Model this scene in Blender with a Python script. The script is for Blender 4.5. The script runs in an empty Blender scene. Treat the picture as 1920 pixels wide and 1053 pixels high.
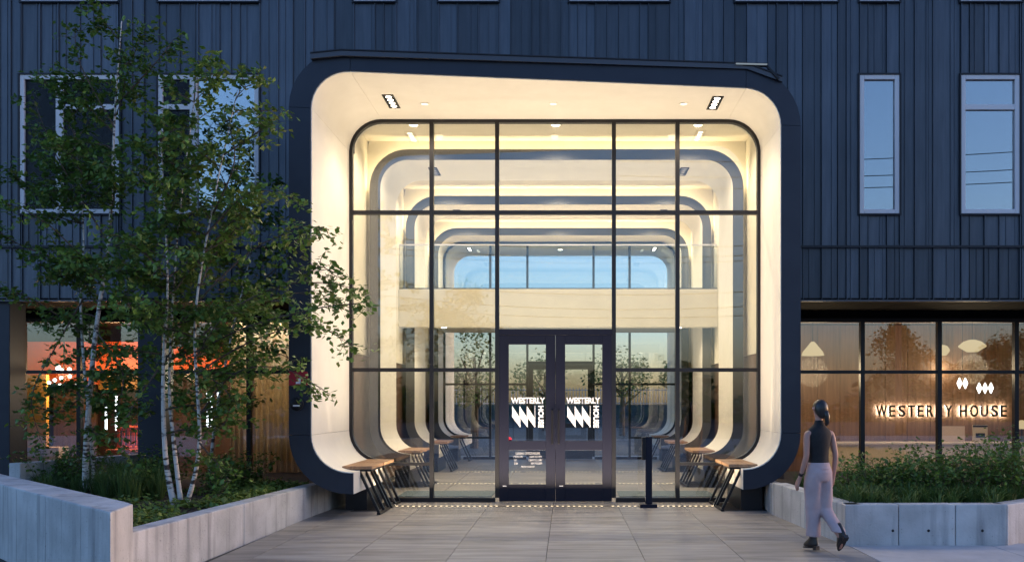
import bpy, bmesh, math, random
from mathutils import Vector, Matrix
R = math.radians
sc = bpy.context.scene
COL = sc.collection
random.seed(11)

# ------------------------------------------------------------------ camera, sky, exposure
CAM_D, EYE, FPX, VX, VY = 14.7, 1.6, 1700.0, 1063.0, 755.0
cd = bpy.data.cameras.new('camera'); cam = bpy.data.objects.new('camera', cd); COL.objects.link(cam)
cam.location = (0, -CAM_D, EYE); cam.rotation_euler = (R(90), 0, 0)
cd.sensor_width = 36; cd.lens = FPX / 1920 * 36
cd.shift_x = -(VX - 960) / 1920; cd.shift_y = (VY - 526.5) / 1920
cd.clip_start = 0.05; cd.clip_end = 2000
sc.camera = cam

w = bpy.data.worlds.new('World'); sc.world = w; w.use_nodes = True
nt = w.node_tree; nt.nodes.clear()
sky = nt.nodes.new('ShaderNodeTexSky'); sky.sky_type = 'NISHITA'; sky.sun_disc = False
sky.sun_elevation = R(6.0); sky.sun_rotation = R(74)      # low sun off to the side, hidden by the buildings of the street
sky.altitude = 0; sky.air_density = 1.0; sky.dust_density = 2.0; sky.ozone_density = 3.5
bg = nt.nodes.new('ShaderNodeBackground'); bg.inputs[1].default_value = 0.15
wo = nt.nodes.new('ShaderNodeOutputWorld')
tint = nt.nodes.new('ShaderNodeMix'); tint.data_type = 'RGBA'; tint.blend_type = 'MULTIPLY'; tint.inputs[0].default_value = 1
tint.inputs[7].default_value = (1.20,.985,1.02,1)          # the photograph's cool magenta white balance
nt.links.new(sky.outputs[0], tint.inputs[6]); nt.links.new(tint.outputs[2], bg.inputs[0]); nt.links.new(bg.outputs[0], wo.inputs[0])
sc.view_settings.view_transform = 'Standard'; sc.view_settings.look = 'None'
sc.view_settings.gamma = 1; sc.view_settings.use_curve_mapping = False
sc.view_settings.exposure = 2.05
LF = .345                       # lamp level against the exposure
sc.render.engine = 'CYCLES'
cy = sc.cycles
cy.use_denoising = True; cy.max_bounces = 10; cy.diffuse_bounces = 4; cy.glossy_bounces = 4
cy.transparent_max_bounces = 24; cy.transmission_bounces = 6
cy.sample_clamp_indirect = 6; cy.caustics_reflective = False; cy.caustics_refractive = False

# ------------------------------------------------------------------ helpers
def at(px, py, d):
    return Vector(((px - VX) * d / FPX, d - CAM_D, EYE - (py - VY) * d / FPX))

class MB:
    def __init__(s): s.v = []; s.f = []; s.m = []
    def add(s, vs, fs, mi=0):
        o = len(s.v); s.v += [tuple(v) for v in vs]
        for f in fs: s.f.append([i + o for i in f]); s.m.append(mi)
    def box(s, x0, x1, y0, y1, z0, z1, mi=0):
        v = [(x0,y0,z0),(x1,y0,z0),(x1,y1,z0),(x0,y1,z0),(x0,y0,z1),(x1,y0,z1),(x1,y1,z1),(x0,y1,z1)]
        s.add(v, [(0,3,2,1),(4,5,6,7),(0,1,5,4),(1,2,6,5),(2,3,7,6),(3,0,4,7)], mi)
    def bar(s, a, b, wd, hd, mi=0, up=Vector((0,0,1))):
        a = Vector(a); b = Vector(b); t = (b-a).normalized()
        if abs(t.dot(up)) > .98: up = Vector((0,1,0))
        u = t.cross(up).normalized(); n = u.cross(t)
        v = [p + u*i*wd/2 + n*j*hd/2 for p in (a,b) for i,j in ((-1,-1),(1,-1),(1,1),(-1,1))]
        s.add(v, [(0,1,2,3),(7,6,5,4),(0,4,5,1),(1,5,6,2),(2,6,7,3),(3,7,4,0)], mi)
    def tube(s, pts, rad, n=8, mi=0, caps=True):
        pts = [Vector(p) for p in pts]; vs = []; N = len(pts)
        if not isinstance(rad, (list, tuple)): rad = [rad]*N
        prev = None
        for i, p in enumerate(pts):
            t = (pts[min(i+1,N-1)] - pts[max(i-1,0)]).normalized()
            if prev is None:
                u = t.cross(Vector((0,0,1)) if abs(t.z) < .9 else Vector((1,0,0))).normalized()
            else:
                u = (prev - t*prev.dot(t)).normalized()
            prev = u; k = t.cross(u)
            for j in range(n):
                a = 2*math.pi*j/n
                vs.append(p + (u*math.cos(a) + k*math.sin(a))*rad[i])
        fs = [(i*n+j, i*n+(j+1)%n, (i+1)*n+(j+1)%n, (i+1)*n+j) for i in range(N-1) for j in range(n)]
        if caps:
            fs.append(tuple(range(n-1,-1,-1))); fs.append(tuple((N-1)*n+j for j in range(n)))
        s.add(vs, fs, mi)
    def lathe(s, prof, c=(0,0,0), n=16, mi=0):
        vs = []
        for r, z in prof:
            for j in range(n):
                a = 2*math.pi*j/n
                vs.append((c[0]+r*math.cos(a), c[1]+r*math.sin(a), c[2]+z))
        fs = [(i*n+j, i*n+(j+1)%n, (i+1)*n+(j+1)%n, (i+1)*n+j) for i in range(len(prof)-1) for j in range(n)]
        fs.append(tuple(range(n-1,-1,-1))); fs.append(tuple((len(prof)-1)*n+j for j in range(n)))
        s.add(vs, fs, mi)
    def prism(s, poly, z0, z1, mi=0):
        n = len(poly)
        zs0 = z0 if isinstance(z0,(list,tuple)) else [z0]*n
        zs1 = z1 if isinstance(z1,(list,tuple)) else [z1]*n
        vs = [(p[0],p[1],zs0[i]) for i,p in enumerate(poly)] + [(p[0],p[1],zs1[i]) for i,p in enumerate(poly)]
        fs = [tuple(range(n-1,-1,-1)), tuple(range(n,2*n))] + [(i,(i+1)%n,(i+1)%n+n,i+n) for i in range(n)]
        s.add(vs, fs, mi)
    def mesh(s, name, mats):
        me = bpy.data.meshes.new(name); me.from_pydata(s.v, [], s.f)
        for m in (mats if isinstance(mats,(list,tuple)) else [mats]): me.materials.append(m)
        if any(s.m): me.polygons.foreach_set('material_index', s.m)
        me.validate(); me.update(); return me
    def build(s, name, mats, parent=None, smooth=False, bevel=0, loc=None):
        return link(name, s.mesh(name, mats), parent, smooth, bevel, loc)

def link(name, me, parent=None, smooth=False, bevel=0, loc=None):
    o = bpy.data.objects.new(name, me); COL.objects.link(o)
    if parent: o.parent = parent
    if loc: o.location = loc
    if smooth: me.polygons.foreach_set('use_smooth', [True]*len(me.polygons))
    if bevel:
        b = o.modifiers.new('bevel','BEVEL'); b.width = bevel; b.segments = 2; b.limit_method = 'ANGLE'
    return o
def tag(o, label=None, cat=None, group=None, kind=None):
    if label: o['label'] = label
    if cat: o['category'] = cat
    if group: o['group'] = group
    if kind: o['kind'] = kind
    return o
def thing(name, label, cat, loc=(0,0,0), group=None, rz=0):
    o = bpy.data.objects.new(name, None); COL.objects.link(o)
    o.location = loc; o.rotation_euler = (0,0,rz); o.empty_display_size = .1
    return tag(o, label, cat, group)
def kids(o): return [c for c in list(bpy.data.objects) if c.parent == o]
def copy_tree(o, parent=None):
    c = o.copy(); COL.objects.link(c)
    if parent: c.parent = parent
    for ch in KIDS(o): copy_tree(ch, c)
    return c
def KIDS(o): return list(o.children)

# ------------------------------------------------------------------ materials
def newmat(name):
    m = bpy.data.materials.new(name); m.use_nodes = True
    n = m.node_tree.nodes; n.clear()
    out = n.new('ShaderNodeOutputMaterial'); return m, n, m.node_tree.links, out
def pmat(name, c1, c2=None, rough=.6, scale=4, stretch=(1,1,1), bump=0, metal=0, rnd=0, detail=6, world=False, spec=.5, contrast=(.35,.65), trans=0, coat=0, bscale=None):
    m, n, l, out = newmat(name)
    b = n.new('ShaderNodeBsdfPrincipled'); l.new(b.outputs[0], out.inputs[0])
    b.inputs['Roughness'].default_value = rough; b.inputs['Metallic'].default_value = metal
    b.inputs['Specular IOR Level'].default_value = spec
    b.inputs['Coat Weight'].default_value = coat
    b.inputs['Base Color'].default_value = (*c1,1)
    col = None
    if c2 or bump:
        if world:
            g = n.new('ShaderNodeNewGeometry'); src = g.outputs['Position']
        else:
            g = n.new('ShaderNodeTexCoord'); src = g.outputs['Object']
        mp = n.new('ShaderNodeMapping'); mp.inputs['Scale'].default_value = stretch
        l.new(src, mp.inputs[0])
        no = n.new('ShaderNodeTexNoise'); no.inputs['Scale'].default_value = scale; no.inputs['Detail'].default_value = detail
        no.inputs['Roughness'].default_value = .6
        l.new(mp.outputs[0], no.inputs[0])
        if c2:
            rp = n.new('ShaderNodeValToRGB'); rp.color_ramp.elements[0].position = contrast[0]; rp.color_ramp.elements[1].position = contrast[1]
            rp.color_ramp.elements[0].color = (*c1,1); rp.color_ramp.elements[1].color = (*c2,1)
            l.new(no.outputs[0], rp.inputs[0]); col = rp.outputs[0]
            l.new(col, b.inputs['Base Color'])
        if bump:
            bp = n.new('ShaderNodeBump'); bp.inputs['Strength'].default_value = bump; bp.inputs['Distance'].default_value = .01
            src2 = no.outputs[0]
            if bscale:
                n2 = n.new('ShaderNodeTexNoise'); n2.inputs['Scale'].default_value = bscale; n2.inputs['Detail'].default_value = 8
                l.new(mp.outputs[0], n2.inputs[0]); src2 = n2.outputs[0]
            l.new(src2, bp.inputs['Height']); l.new(bp.outputs[0], b.inputs['Normal'])
    if rnd:
        oi = n.new('ShaderNodeObjectInfo'); mr = n.new('ShaderNodeMapRange')
        mr.inputs[3].default_value = 1-rnd; mr.inputs[4].default_value = 1+rnd
        l.new(oi.outputs['Random'], mr.inputs[0])
        mx = n.new('ShaderNodeMix'); mx.data_type = 'RGBA'; mx.blend_type = 'MULTIPLY'; mx.inputs[0].default_value = 1
        if col: l.new(col, mx.inputs[6])
        else: mx.inputs[6].default_value = (*c1,1)
        l.new(mr.outputs[0], mx.inputs[7]); l.new(mx.outputs[2], b.inputs['Base Color'])
    if trans:
        tr = n.new('ShaderNodeBsdfTranslucent'); ms = n.new('ShaderNodeMixShader'); ms.inputs[0].default_value = trans
        s = b.inputs['Base Color'].links
        if s: l.new(s[0].from_socket, tr.inputs[0])
        else: tr.inputs[0].default_value = (*c1,1)
        l.new(b.outputs[0], ms.inputs[1]); l.new(tr.outputs[0], ms.inputs[2]); l.new(ms.outputs[0], out.inputs[0])
    return m
def emat(name, c, s):
    m, n, l, out = newmat(name); e = n.new('ShaderNodeEmission')
    e.inputs[0].default_value = (*c,1); e.inputs[1].default_value = s*LF; l.new(e.outputs[0], out.inputs[0]); return m
def glassmat(name, tint=(.9,.95,.95), r0=.12, rough=0):
    m, n, l, out = newmat(name)
    t = n.new('ShaderNodeBsdfTransparent'); t.inputs[0].default_value = (*tint,1)
    g = n.new('ShaderNodeBsdfGlossy'); g.inputs['Roughness'].default_value = rough; g.inputs[0].default_value = (.98,.99,1,1)
    lw = n.new('ShaderNodeLayerWeight'); lw.inputs[0].default_value = .5
    mr = n.new('ShaderNodeMath'); mr.operation = 'POWER'; mr.inputs[1].default_value = 3.0
    l.new(lw.outputs['Facing'], mr.inputs[0])
    mp = n.new('ShaderNodeMapRange'); mp.inputs[3].default_value = r0; mp.inputs[4].default_value = 1
    l.new(mr.outputs[0], mp.inputs[0])
    ms = n.new('ShaderNodeMixShader'); l.new(mp.outputs[0], ms.inputs[0])
    l.new(t.outputs[0], ms.inputs[1]); l.new(g.outputs[0], ms.inputs[2]); l.new(ms.outputs[0], out.inputs[0])
    return m

def concrete(name, c1, c2, dark):
    m, n, l, out = newmat(name)
    b = n.new('ShaderNodeBsdfPrincipled'); l.new(b.outputs[0], out.inputs[0]); b.inputs['Roughness'].default_value = .8
    g = n.new('ShaderNodeNewGeometry')
    def noise(sc_, st, det=6):
        mp = n.new('ShaderNodeMapping'); mp.inputs['Scale'].default_value = st; l.new(g.outputs['Position'], mp.inputs[0])
        no = n.new('ShaderNodeTexNoise'); no.inputs['Scale'].default_value = sc_; no.inputs['Detail'].default_value = det; l.new(mp.outputs[0], no.inputs[0]); return no
    a = noise(2.2,(1,1,1)); s = noise(3.2,(2.4,2.4,.22),8); p = noise(40,(1,1,1),2)
    rp = n.new('ShaderNodeValToRGB'); rp.color_ramp.elements[0].position=.35; rp.color_ramp.elements[1].position=.66
    rp.color_ramp.elements[0].color=(*c1,1); rp.color_ramp.elements[1].color=(*c2,1); l.new(a.outputs[0], rp.inputs[0])
    r2 = n.new('ShaderNodeValToRGB'); r2.color_ramp.elements[0].position=.52; r2.color_ramp.elements[1].position=.74
    r2.color_ramp.elements[0].color=(0,0,0,1); r2.color_ramp.elements[1].color=(.7,.7,.7,1); l.new(s.outputs[0], r2.inputs[0])
    mx = n.new('ShaderNodeMix'); mx.data_type='RGBA'; l.new(r2.outputs[0], mx.inputs[0]); l.new(rp.outputs[0], mx.inputs[6]); mx.inputs[7].default_value=(*dark,1)
    r3 = n.new('ShaderNodeValToRGB'); r3.color_ramp.elements[0].position=.66; r3.color_ramp.elements[1].position=.72
    r3.color_ramp.elements[0].color=(0,0,0,1); r3.color_ramp.elements[1].color=(.6,.6,.6,1); l.new(p.outputs[0], r3.inputs[0])
    m2 = n.new('ShaderNodeMix'); m2.data_type='RGBA'; l.new(r3.outputs[0], m2.inputs[0]); l.new(mx.outputs[2], m2.inputs[6]); m2.inputs[7].default_value=(*dark,1)
    l.new(m2.outputs[2], b.inputs['Base Color'])
    bp = n.new('ShaderNodeBump'); bp.inputs['Strength'].default_value=.35; bp.inputs['Distance'].default_value=.01
    l.new(p.outputs[0], bp.inputs['Height']); l.new(bp.outputs[0], b.inputs['Normal'])
    return m

M = {}
M['clad'] = pmat('navy_cladding', (.056,.068,.090), (.084,.098,.126), rough=.42, metal=.35, scale=3, stretch=(6,1,.35), rnd=.34, bump=.06)
M['clad_dark'] = pmat('seam_metal', (.012,.014,.022), rough=.5, metal=.3)
M['fascia'] = pmat('navy_fascia', (.016,.021,.036), (.022,.028,.044), rough=.45, metal=.3, scale=2)
M['flash'] = pmat('flashing', (.07,.075,.09), rough=.4, metal=.6)
M['ring'] = pmat('warm_plaster', (.78,.74,.66), (.82,.78,.70), rough=.55, scale=3)
M['wallc'] = pmat('cream_wall', (.66,.61,.50), (.70,.65,.54), rough=.7, scale=2)
M['ringface'] = pmat('dark_ring_face', (.085,.085,.085), rough=.45)
M['frame'] = pmat('black_frame', (.014,.014,.018), rough=.4, metal=.3)
M['doorm'] = pmat('navy_door', (.008,.009,.022), rough=.5, metal=.0, spec=.25)
M['winframe'] = pmat('pale_window_frame', (.62,.60,.63), rough=.45)
M['glass'] = glassmat('entrance_glass', (.94,.965,.96), .085)
M['winglass'] = glassmat('window_glass', (.55,.6,.62), .36)
M['storeglass'] = glassmat('storefront_glass', (.88,.91,.92), .11)
M['railglass'] = glassmat('rail_glass', (.93,.97,.98), .04)
M['paver'] = None
M['concrete'] = concrete('board_concrete', (.38,.38,.38), (.54,.54,.54), (.17,.17,.18))
M['walk'] = pmat('pale_sidewalk', (.34,.34,.35), (.42,.42,.43), rough=.85, scale=3, bump=.2, world=True, bscale=60)
M['asphalt'] = pmat('asphalt', (.04,.04,.042), (.06,.06,.06), rough=.9, scale=5, world=True, bump=.3)
M['soil'] = pmat('mulch', (.028,.018,.012), (.075,.05,.035), rough=.95, scale=22, bump=1, world=True)
M['soffit'] = pmat('dark_soffit', (.008,.008,.009), (.013,.012,.012), rough=.85, scale=3, spec=.1)
M['wood'] = pmat('bench_wood', (.30,.16,.08), (.44,.26,.14), rough=.5, scale=5, stretch=(8,1,8), bump=.1)
M['steel'] = pmat('dark_steel', (.02,.02,.024), rough=.4, metal=.6)
M['grate'] = pmat('grate_metal', (.05,.04,.035), rough=.5, metal=.6)
M['white'] = pmat('white_vinyl', (.8,.8,.84), rough=.6)
M['hours'] = pmat('grey_vinyl', (.34,.34,.37), rough=.6)
M['red'] = pmat('red_sign', (.35,.01,.03), rough=.5)
M['warm_led'] = emat('warm_led', (1,.78,.46), 5)
M['cove_led'] = emat('cove_led', (1,.77,.46), 20)
M['lamp_white'] = emat('lamp_white', (1,.86,.66), 12)
M['lamp_soft'] = emat('lamp_soft', (1,.72,.38), .62)
M['lamp_dim'] = emat('lamp_dim', (1,.84,.6), 1.3)
M['insect_screen'] = None
M['lamp_bright'] = emat('lamp_bright', (1,.93,.82), 6)
M['tube'] = emat('tube_lamp', (.95,.97,1), 5)
M['led_cool'] = emat('cool_strip', (.7,.85,1), .22)
M['halo'] = emat('halo_led', (1,.9,.75), 45)
M['woodwall'] = pmat('walnut_wall', (.15,.075,.042), (.25,.135,.075), rough=.5, scale=3, stretch=(5,1,.3), rnd=.1)
M['beige'] = pmat('beige_counter', (.55,.45,.33), rough=.6)
M['roomceil'] = pmat('room_ceiling', (.55,.42,.35), rough=.7)
M['orange'] = pmat('orange_paint', (.72,.10,.012), (.80,.14,.02), rough=.5, scale=2)
M['yellow'] = pmat('yellow_panel', (.80,.42,.08), rough=.5)
M['curtain'] = pmat('linen_curtain', (.52,.42,.28), (.62,.50,.34), rough=.8, scale=4, stretch=(6,6,.3), trans=.45)
M['brownroom'] = pmat('dark_brown_wall', (.07,.035,.02), (.10,.05,.03), rough=.6, scale=2)
M['darkroom'] = pmat('dark_room_wall', (.05,.05,.055), rough=.8)
M['blind'] = pmat('window_blind', (.16,.15,.17), (.2,.19,.21), rough=.8, scale=6, stretch=(1,1,8))
M['mat'] = pmat('painted_sky_reflection', (.10,.14,.17), (.14,.19,.22), rough=.9, scale=30)  # blue of the sky's reflection in the glass, put into a floor colour
M['bark'] = None
M['leaf1'] = pmat('birch_leaf_dark', (.075,.15,.028), rough=.5, trans=.3)
M['leaf2'] = pmat('birch_leaf_mid', (.125,.225,.040), rough=.5, trans=.3)
M['leaf3'] = pmat('birch_leaf_light', (.16,.20,.045), rough=.5, trans=.35)
M['leafo'] = pmat('birch_leaf_object', (.13,.23,.042), rough=.5, trans=.3, rnd=.4)
M['twig'] = pmat('twig', (.06,.04,.03), (.12,.09,.07), rough=.9, scale=12)
M['grass'] = pmat('grass_blade', (.05,.095,.022), (.09,.16,.035), rough=.6, scale=3, trans=.25, world=True)
M['cover'] = pmat('groundcover_leaf', (.08,.14,.025), (.18,.25,.045), rough=.5, scale=4, trans=.25, world=True)
M['skin'] = pmat('skin', (.42,.22,.17), rough=.5)
M['hair'] = pmat('hair', (.006,.005,.006), (.02,.016,.015), rough=.35, scale=10, stretch=(8,8,.5))
M['blacktop'] = pmat('black_knit', (.006,.006,.008), (.012,.012,.014), rough=.85, scale=20, bump=.2)
M['pants'] = pmat('pale_pink_trousers', (.36,.27,.285), (.44,.34,.35), rough=.85, scale=4, bump=.4)
M['boot'] = pmat('black_boot', (.012,.011,.012), rough=.35)
M['tealwall'] = pmat('retaining_wall', (.03,.06,.09), (.045,.08,.11), rough=.8, scale=2)

def screenmat():
    m, n, l, out = newmat('insect_screen'); t = n.new('ShaderNodeBsdfTransparent'); d = n.new('ShaderNodeBsdfDiffuse')
    d.inputs[0].default_value = (.02,.02,.024,1); ms = n.new('ShaderNodeMixShader'); ms.inputs[0].default_value = .6
    l.new(t.outputs[0], ms.inputs[1]); l.new(d.outputs[0], ms.inputs[2]); l.new(ms.outputs[0], out.inputs[0]); return m
M['insect_screen'] = screenmat()
# paver: streaky stone, streaks run across
def paver_mat():
    m, n, l, out = newmat('streaked_paver')
    b = n.new('ShaderNodeBsdfPrincipled'); l.new(b.outputs[0], out.inputs[0]); b.inputs['Roughness'].default_value = .5
    g = n.new('ShaderNodeNewGeometry'); oi = n.new('ShaderNodeObjectInfo')
    ad = n.new('ShaderNodeVectorMath'); ad.operation = 'ADD'
    cb = n.new('ShaderNodeCombineXYZ'); ml = n.new('ShaderNodeMath'); ml.operation='MULTIPLY'; ml.inputs[1].default_value=40
    l.new(oi.outputs['Random'], ml.inputs[0]); l.new(ml.outputs[0], cb.inputs[2])
    l.new(g.outputs['Position'], ad.inputs[0]); l.new(cb.outputs[0], ad.inputs[1])
    mp = n.new('ShaderNodeMapping'); mp.inputs['Scale'].default_value = (.55,3.2,1); l.new(ad.outputs[0], mp.inputs[0])
    no = n.new('ShaderNodeTexNoise'); no.inputs['Scale'].default_value=2.2; no.inputs['Detail'].default_value=7; l.new(mp.outputs[0], no.inputs[0])
    rp = n.new('ShaderNodeValToRGB'); e = rp.color_ramp.elements
    e[0].position=.3; e[0].color=(.145,.136,.13,1); e[1].position=.68; e[1].color=(.33,.312,.30,1)
    l.new(no.outputs[0], rp.inputs[0])
    mr = n.new('ShaderNodeMapRange'); mr.inputs[3].default_value=.9; mr.inputs[4].default_value=1.1; l.new(oi.outputs['Random'], mr.inputs[0])
    mx = n.new('ShaderNodeMix'); mx.data_type='RGBA'; mx.blend_type='MULTIPLY'; mx.inputs[0].default_value=1
    l.new(rp.outputs[0], mx.inputs[6]); l.new(mr.outputs[0], mx.inputs[7]); l.new(mx.outputs[2], b.inputs['Base Color'])
    m3 = n.new('ShaderNodeMapRange'); m3.inputs[3].default_value=.38; m3.inputs[4].default_value=.62; l.new(no.outputs[0], m3.inputs[0]); l.new(m3.outputs[0], b.inputs['Roughness'])
    bp = n.new('ShaderNodeBump'); bp.inputs['Strength'].default_value=.15; bp.inputs['Distance'].default_value=.01
    l.new(no.outputs[0], bp.inputs['Height']); l.new(bp.outputs[0], b.inputs['Normal'])
    return m
M['paver'] = paver_mat()
def bark_mat():
    m, n, l, out = newmat('birch_bark')
    b = n.new('ShaderNodeBsdfPrincipled'); l.new(b.outputs[0], out.inputs[0]); b.inputs['Roughness'].default_value=.7
    g = n.new('ShaderNodeNewGeometry'); mp = n.new('ShaderNodeMapping'); mp.inputs['Scale'].default_value=(7,7,22); l.new(g.outputs['Position'], mp.inputs[0])
    no = n.new('ShaderNodeTexNoise'); no.inputs['Scale'].default_value=1; no.inputs['Detail'].default_value=4; l.new(mp.outputs[0], no.inputs[0])
    rp = n.new('ShaderNodeValToRGB'); e = rp.color_ramp.elements
    e[0].position=.40; e[0].color=(.05,.035,.03,1); e[1].position=.50; e[1].color=(.62,.58,.54,1)
    l.new(no.outputs[0], rp.inputs[0])
    l.new(rp.outputs[0], b.inputs['Base Color'])
    bp = n.new('ShaderNodeBump'); bp.inputs['Strength'].default_value=.4; bp.inputs['Distance'].default_value=.01
    l.new(no.outputs[0], bp.inputs['Height']); l.new(bp.outputs[0], b.inputs['Normal'])
    return m
M['bark'] = bark_mat()

# ------------------------------------------------------------------ the ground
g = MB(); g.box(-400,400,-400,400,-.5,-.035); tag(g.build('ground', M['asphalt']), kind='structure')
g = MB(); g.box(-30,30,-26,-8.9,-.034,-.002); tag(g.build('street_pavement', M['walk']), kind='structure')
g = MB(); g.box(-3.75,3.3,-9,13.7,-.034,-.022); plaza = tag(g.build('plaza', M['asphalt']), kind='structure')
TW, TD = 1.01, .61
def tile_mesh(wd):
    t = MB(); t.box(0, wd-.006, 0, TD-.0025, -.02, 0); return t.mesh('paver', M['paver'])
edges = [-3.62] + [-.215+TW*k for k in range(-3,4)] + [3.16]
tms = {}
for i in range(len(edges)-1):
    wd = edges[i+1]-edges[i]; me = tile_mesh(wd)
    me = me
    y = -9.0
    while y < 12.7:
        o = bpy.data.objects.new('paver', me); COL.objects.link(o)
        o.location = (edges[i]+.003, y, 0); o.parent = plaza
        y += TD
# pale sidewalk right of the plaza
sw = MB(); sw.box(3.17,30,-8.89,-4.0,-.034,-.021); sw = tag(sw.build('sidewalk', M['asphalt']), kind='structure')
for i in range(5):
    for j in range(3):
        s = MB(); s.box(0,1.595,0,1.5,-.018,.0); s.build('slab', M['walk'], sw, bevel=.006, loc=(3.175+i*1.6, -8.85+j*1.504, 0))

# ------------------------------------------------------------------ the building shell
bld = thing('building', 'navy metal clad apartment building with tall pale framed windows', 'building')
ZS, ZJ, ZT = 3.27, 4.126, 12.0
def px2x(px): return (px-VX)/115.647
def py2z(py): return EYE-(py-VY)/115.647
wins = []
zb, zt = py2z(401), py2z(141)
for a,b in ((38,225),(297,486),(1611,1686),(1801,1911)): wins.append((px2x(a),px2x(b),zb,zt,1))
zu = py2z(4)
for a,b in ((40,222),(297,486),(663,742),(822,935),(1067,1255),(1378,1570),(1611,1686),(1800,1915)):
    wins.append((px2x(a),px2x(b),zu,zu+2.25,2))
RXL, RXR, ZC = -3.52, 3.13, 6.18      # inner faces and ceiling of every ring
ZBOT, RB, RT = .64, .52, .52
T1 = .30
# cladding columns
xs = [-12.6]
cuts = sorted({round(v,3) for wv in wins for v in wv[:2]} | {RXL-T1+.04, RXR+T1-.04})
x = -12.6; stops = [c for c in cuts]+[10.5]
for st in stops:
    while st - x > .34:
        big = x < -9.8 or x > 7.6
        stp = random.choice((.14,.19,.24,.30,.34)) if not big else .42
        if st-(x+stp) < .13: break
        x += stp; xs.append(x)
    x = st; xs.append(x)
back = MB(); npan = 0
cache = {}
def outer_z(xx):
    "lowest height cladding may reach above the portal at xx"
    ro = RT+T1-.05; cl, cr = RXL+RT, RXR-RT; top = ZC+T1-.05
    if xx <= RXL-T1 or xx >= RXR+T1: return ZS
    if xx < cl: dx = cl-xx
    elif xx > cr: dx = xx-cr
    else: return top
    dx = min(dx, ro); return (ZC-RT)+math.sqrt(max(0,ro*ro-dx*dx))
for i in range(len(xs)-1):
    a, b = xs[i], xs[i+1]
    if b-a < .03: continue
    mid = (a+b)/2
    lo = min(outer_z(a+.001), outer_z(b-.001)) if (a > RXL-T1 and b < RXR+T1) else ZS
    if a > RXL-T1 and b < RXR+T1: lo = max(lo, ZC-RT-.2)
    segs = []
    brk = [lo, ZT]
    if lo < ZJ: brk.append(ZJ)
    blocks = [(wv[2],wv[3]) for wv in wins if wv[0]-.01 <= mid <= wv[1]+.01]
    for z0,z1 in blocks: brk += [z0,z1]
    brk = sorted(brk)
    for k in range(len(brk)-1):
        z0, z1 = brk[k], brk[k+1]
        if any(abs(z0-q0)<.01 for q0,q1 in blocks): continue
        if z1-z0 < .05: continue
        back.box(a-.001*0,b,.05,.09,z0,z1)
        p = MB(); W = b-a; H = z1-z0; dy = random.choice((0,0,.008,.014))
        gz = .008
        p.box(.003,W-.003,-.0+dy,.048,gz,H-gz)
        p.box(.004,.016,dy-.028,dy-.0005,gz,H-gz)
        if W > .2 and random.random() < .8:
            q = W*random.choice((.35,.5,.65)); p.box(q,q+.008,dy-.014,dy-.0005,gz,H-gz)
        if W > .26 and random.random() < .5:
            q = W*.8; p.box(q,q+.02,dy-.009,dy-.0005,gz,H-gz)
        p.build('cladding_panel', M['clad'], bld, loc=(a,0,z0)); npan += 1
back.build('sheathing', M['clad_dark'], bld)
# horizontal drip line and bottom trim
for x0,x1 in ((-12.6,RXL-T1+.02),(RXR+T1-.02,10.5)):
    t = MB(); t.box(x0,x1,-.05,-.03,ZJ-.018,ZJ+.018); t.build('joint_trim', M['clad_dark'], bld)
    t = MB(); t.box(x0,x1,-.045,.0-.001,ZS-.03,ZS-.002); t.build('drip_edge', M['flash'], bld)
# body of the building
b = MB()
b.box(-12.7,-12.6,.0,13.6,-.03,ZT); b.box(10.5,10.6,0,13.6,-.03,ZT)
b.box(-12.7,10.6,0,13.6,ZT,ZT+.3)
b.build('side_wall', M['clad'], bld)
b = MB(); b.box(-12.6,-3.95,3.6,3.7,3.6,ZT); b.box(3.6,10.5,3.6,3.7,3.6,ZT); b.box(-3.95,3.6,3.6,3.7,7.3,ZT)
for xx in (-6.0,-9.4,3.75,5.5): b.box(xx,xx+.08,.12,3.6,3.6,ZT)
b.box(-12.6,10.5,.12,3.6,7.5,7.62)
b.build('upper_room_wall', M['darkroom'], bld)
b = MB(); b.box(-12.6,-3.95,.09,13.5,3.42,3.6); b.box(3.6,10.5,.09,13.5,3.42,3.6); b.build('floor_slab', M['darkroom'], bld)
b = MB(); b.box(-12.6,-3.95,13.5,13.6,0,ZT); b.box(3.6,10.5,13.5,13.6,0,ZT); b.box(-3.95,3.6,13.5,13.6,6.6,ZT); b.build('rear_wall', M['clad'], bld)

# windows
def window(x0,x1,z0,z1,vm=(),hm=(),scr=None, blind=0):
    f = MB(); y0,y1 = -.02,.07; t=.075
    f.box(x0,x0+t,y0,y1,z0,z1); f.box(x1-t,x1,y0,y1,z0,z1)
    f.box(x0+t,x1-t,y0,y1,z0,z0+t); f.box(x0+t,x1-t,y0,y1,z1-t,z1)
    inner = [x0+t]+[v for v in vm]+[x1-t]
    for v in vm: f.box(v-.06,v+.06,y0+.003,y1-.003,z0+t,z1-t)
    for (ha,hb,hz) in hm: f.box(ha,hb,y0+.006,y1-.006,hz-.045,hz+.045)
    fo = f.build('window', M['winframe'], bld, bevel=.008)
    r = MB(); rt=.025
    r.box(x0-rt,x0-.001,-.035,.1,z0-rt,z1+rt); r.box(x1+.001,x1+rt,-.035,.1,z0-rt,z1+rt)
    r.box(x0,x1,-.035,.1,z1+.001,z1+rt); r.box(x0,x1,-.05,.1,z0-rt,z0-.001)
    r.build('surround', M['clad_dark'], fo)
    p = MB(); p.box(x0+t,x1-t,.03,.042,z0+t,z1-t); p.build('pane', M['winglass'], fo)
    if scr:
        q = MB(); q.box(scr[0],scr[1],.012,.018,z0+t,z1-t); q.build('insect_screen', M['insect_screen'], fo)
    if blind:
        q = MB(); q.box(x0+t,x1-t,.16,.17,z1-t-blind,z1-t); q.build('blind', M['blind'], fo)
    return fo
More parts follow.
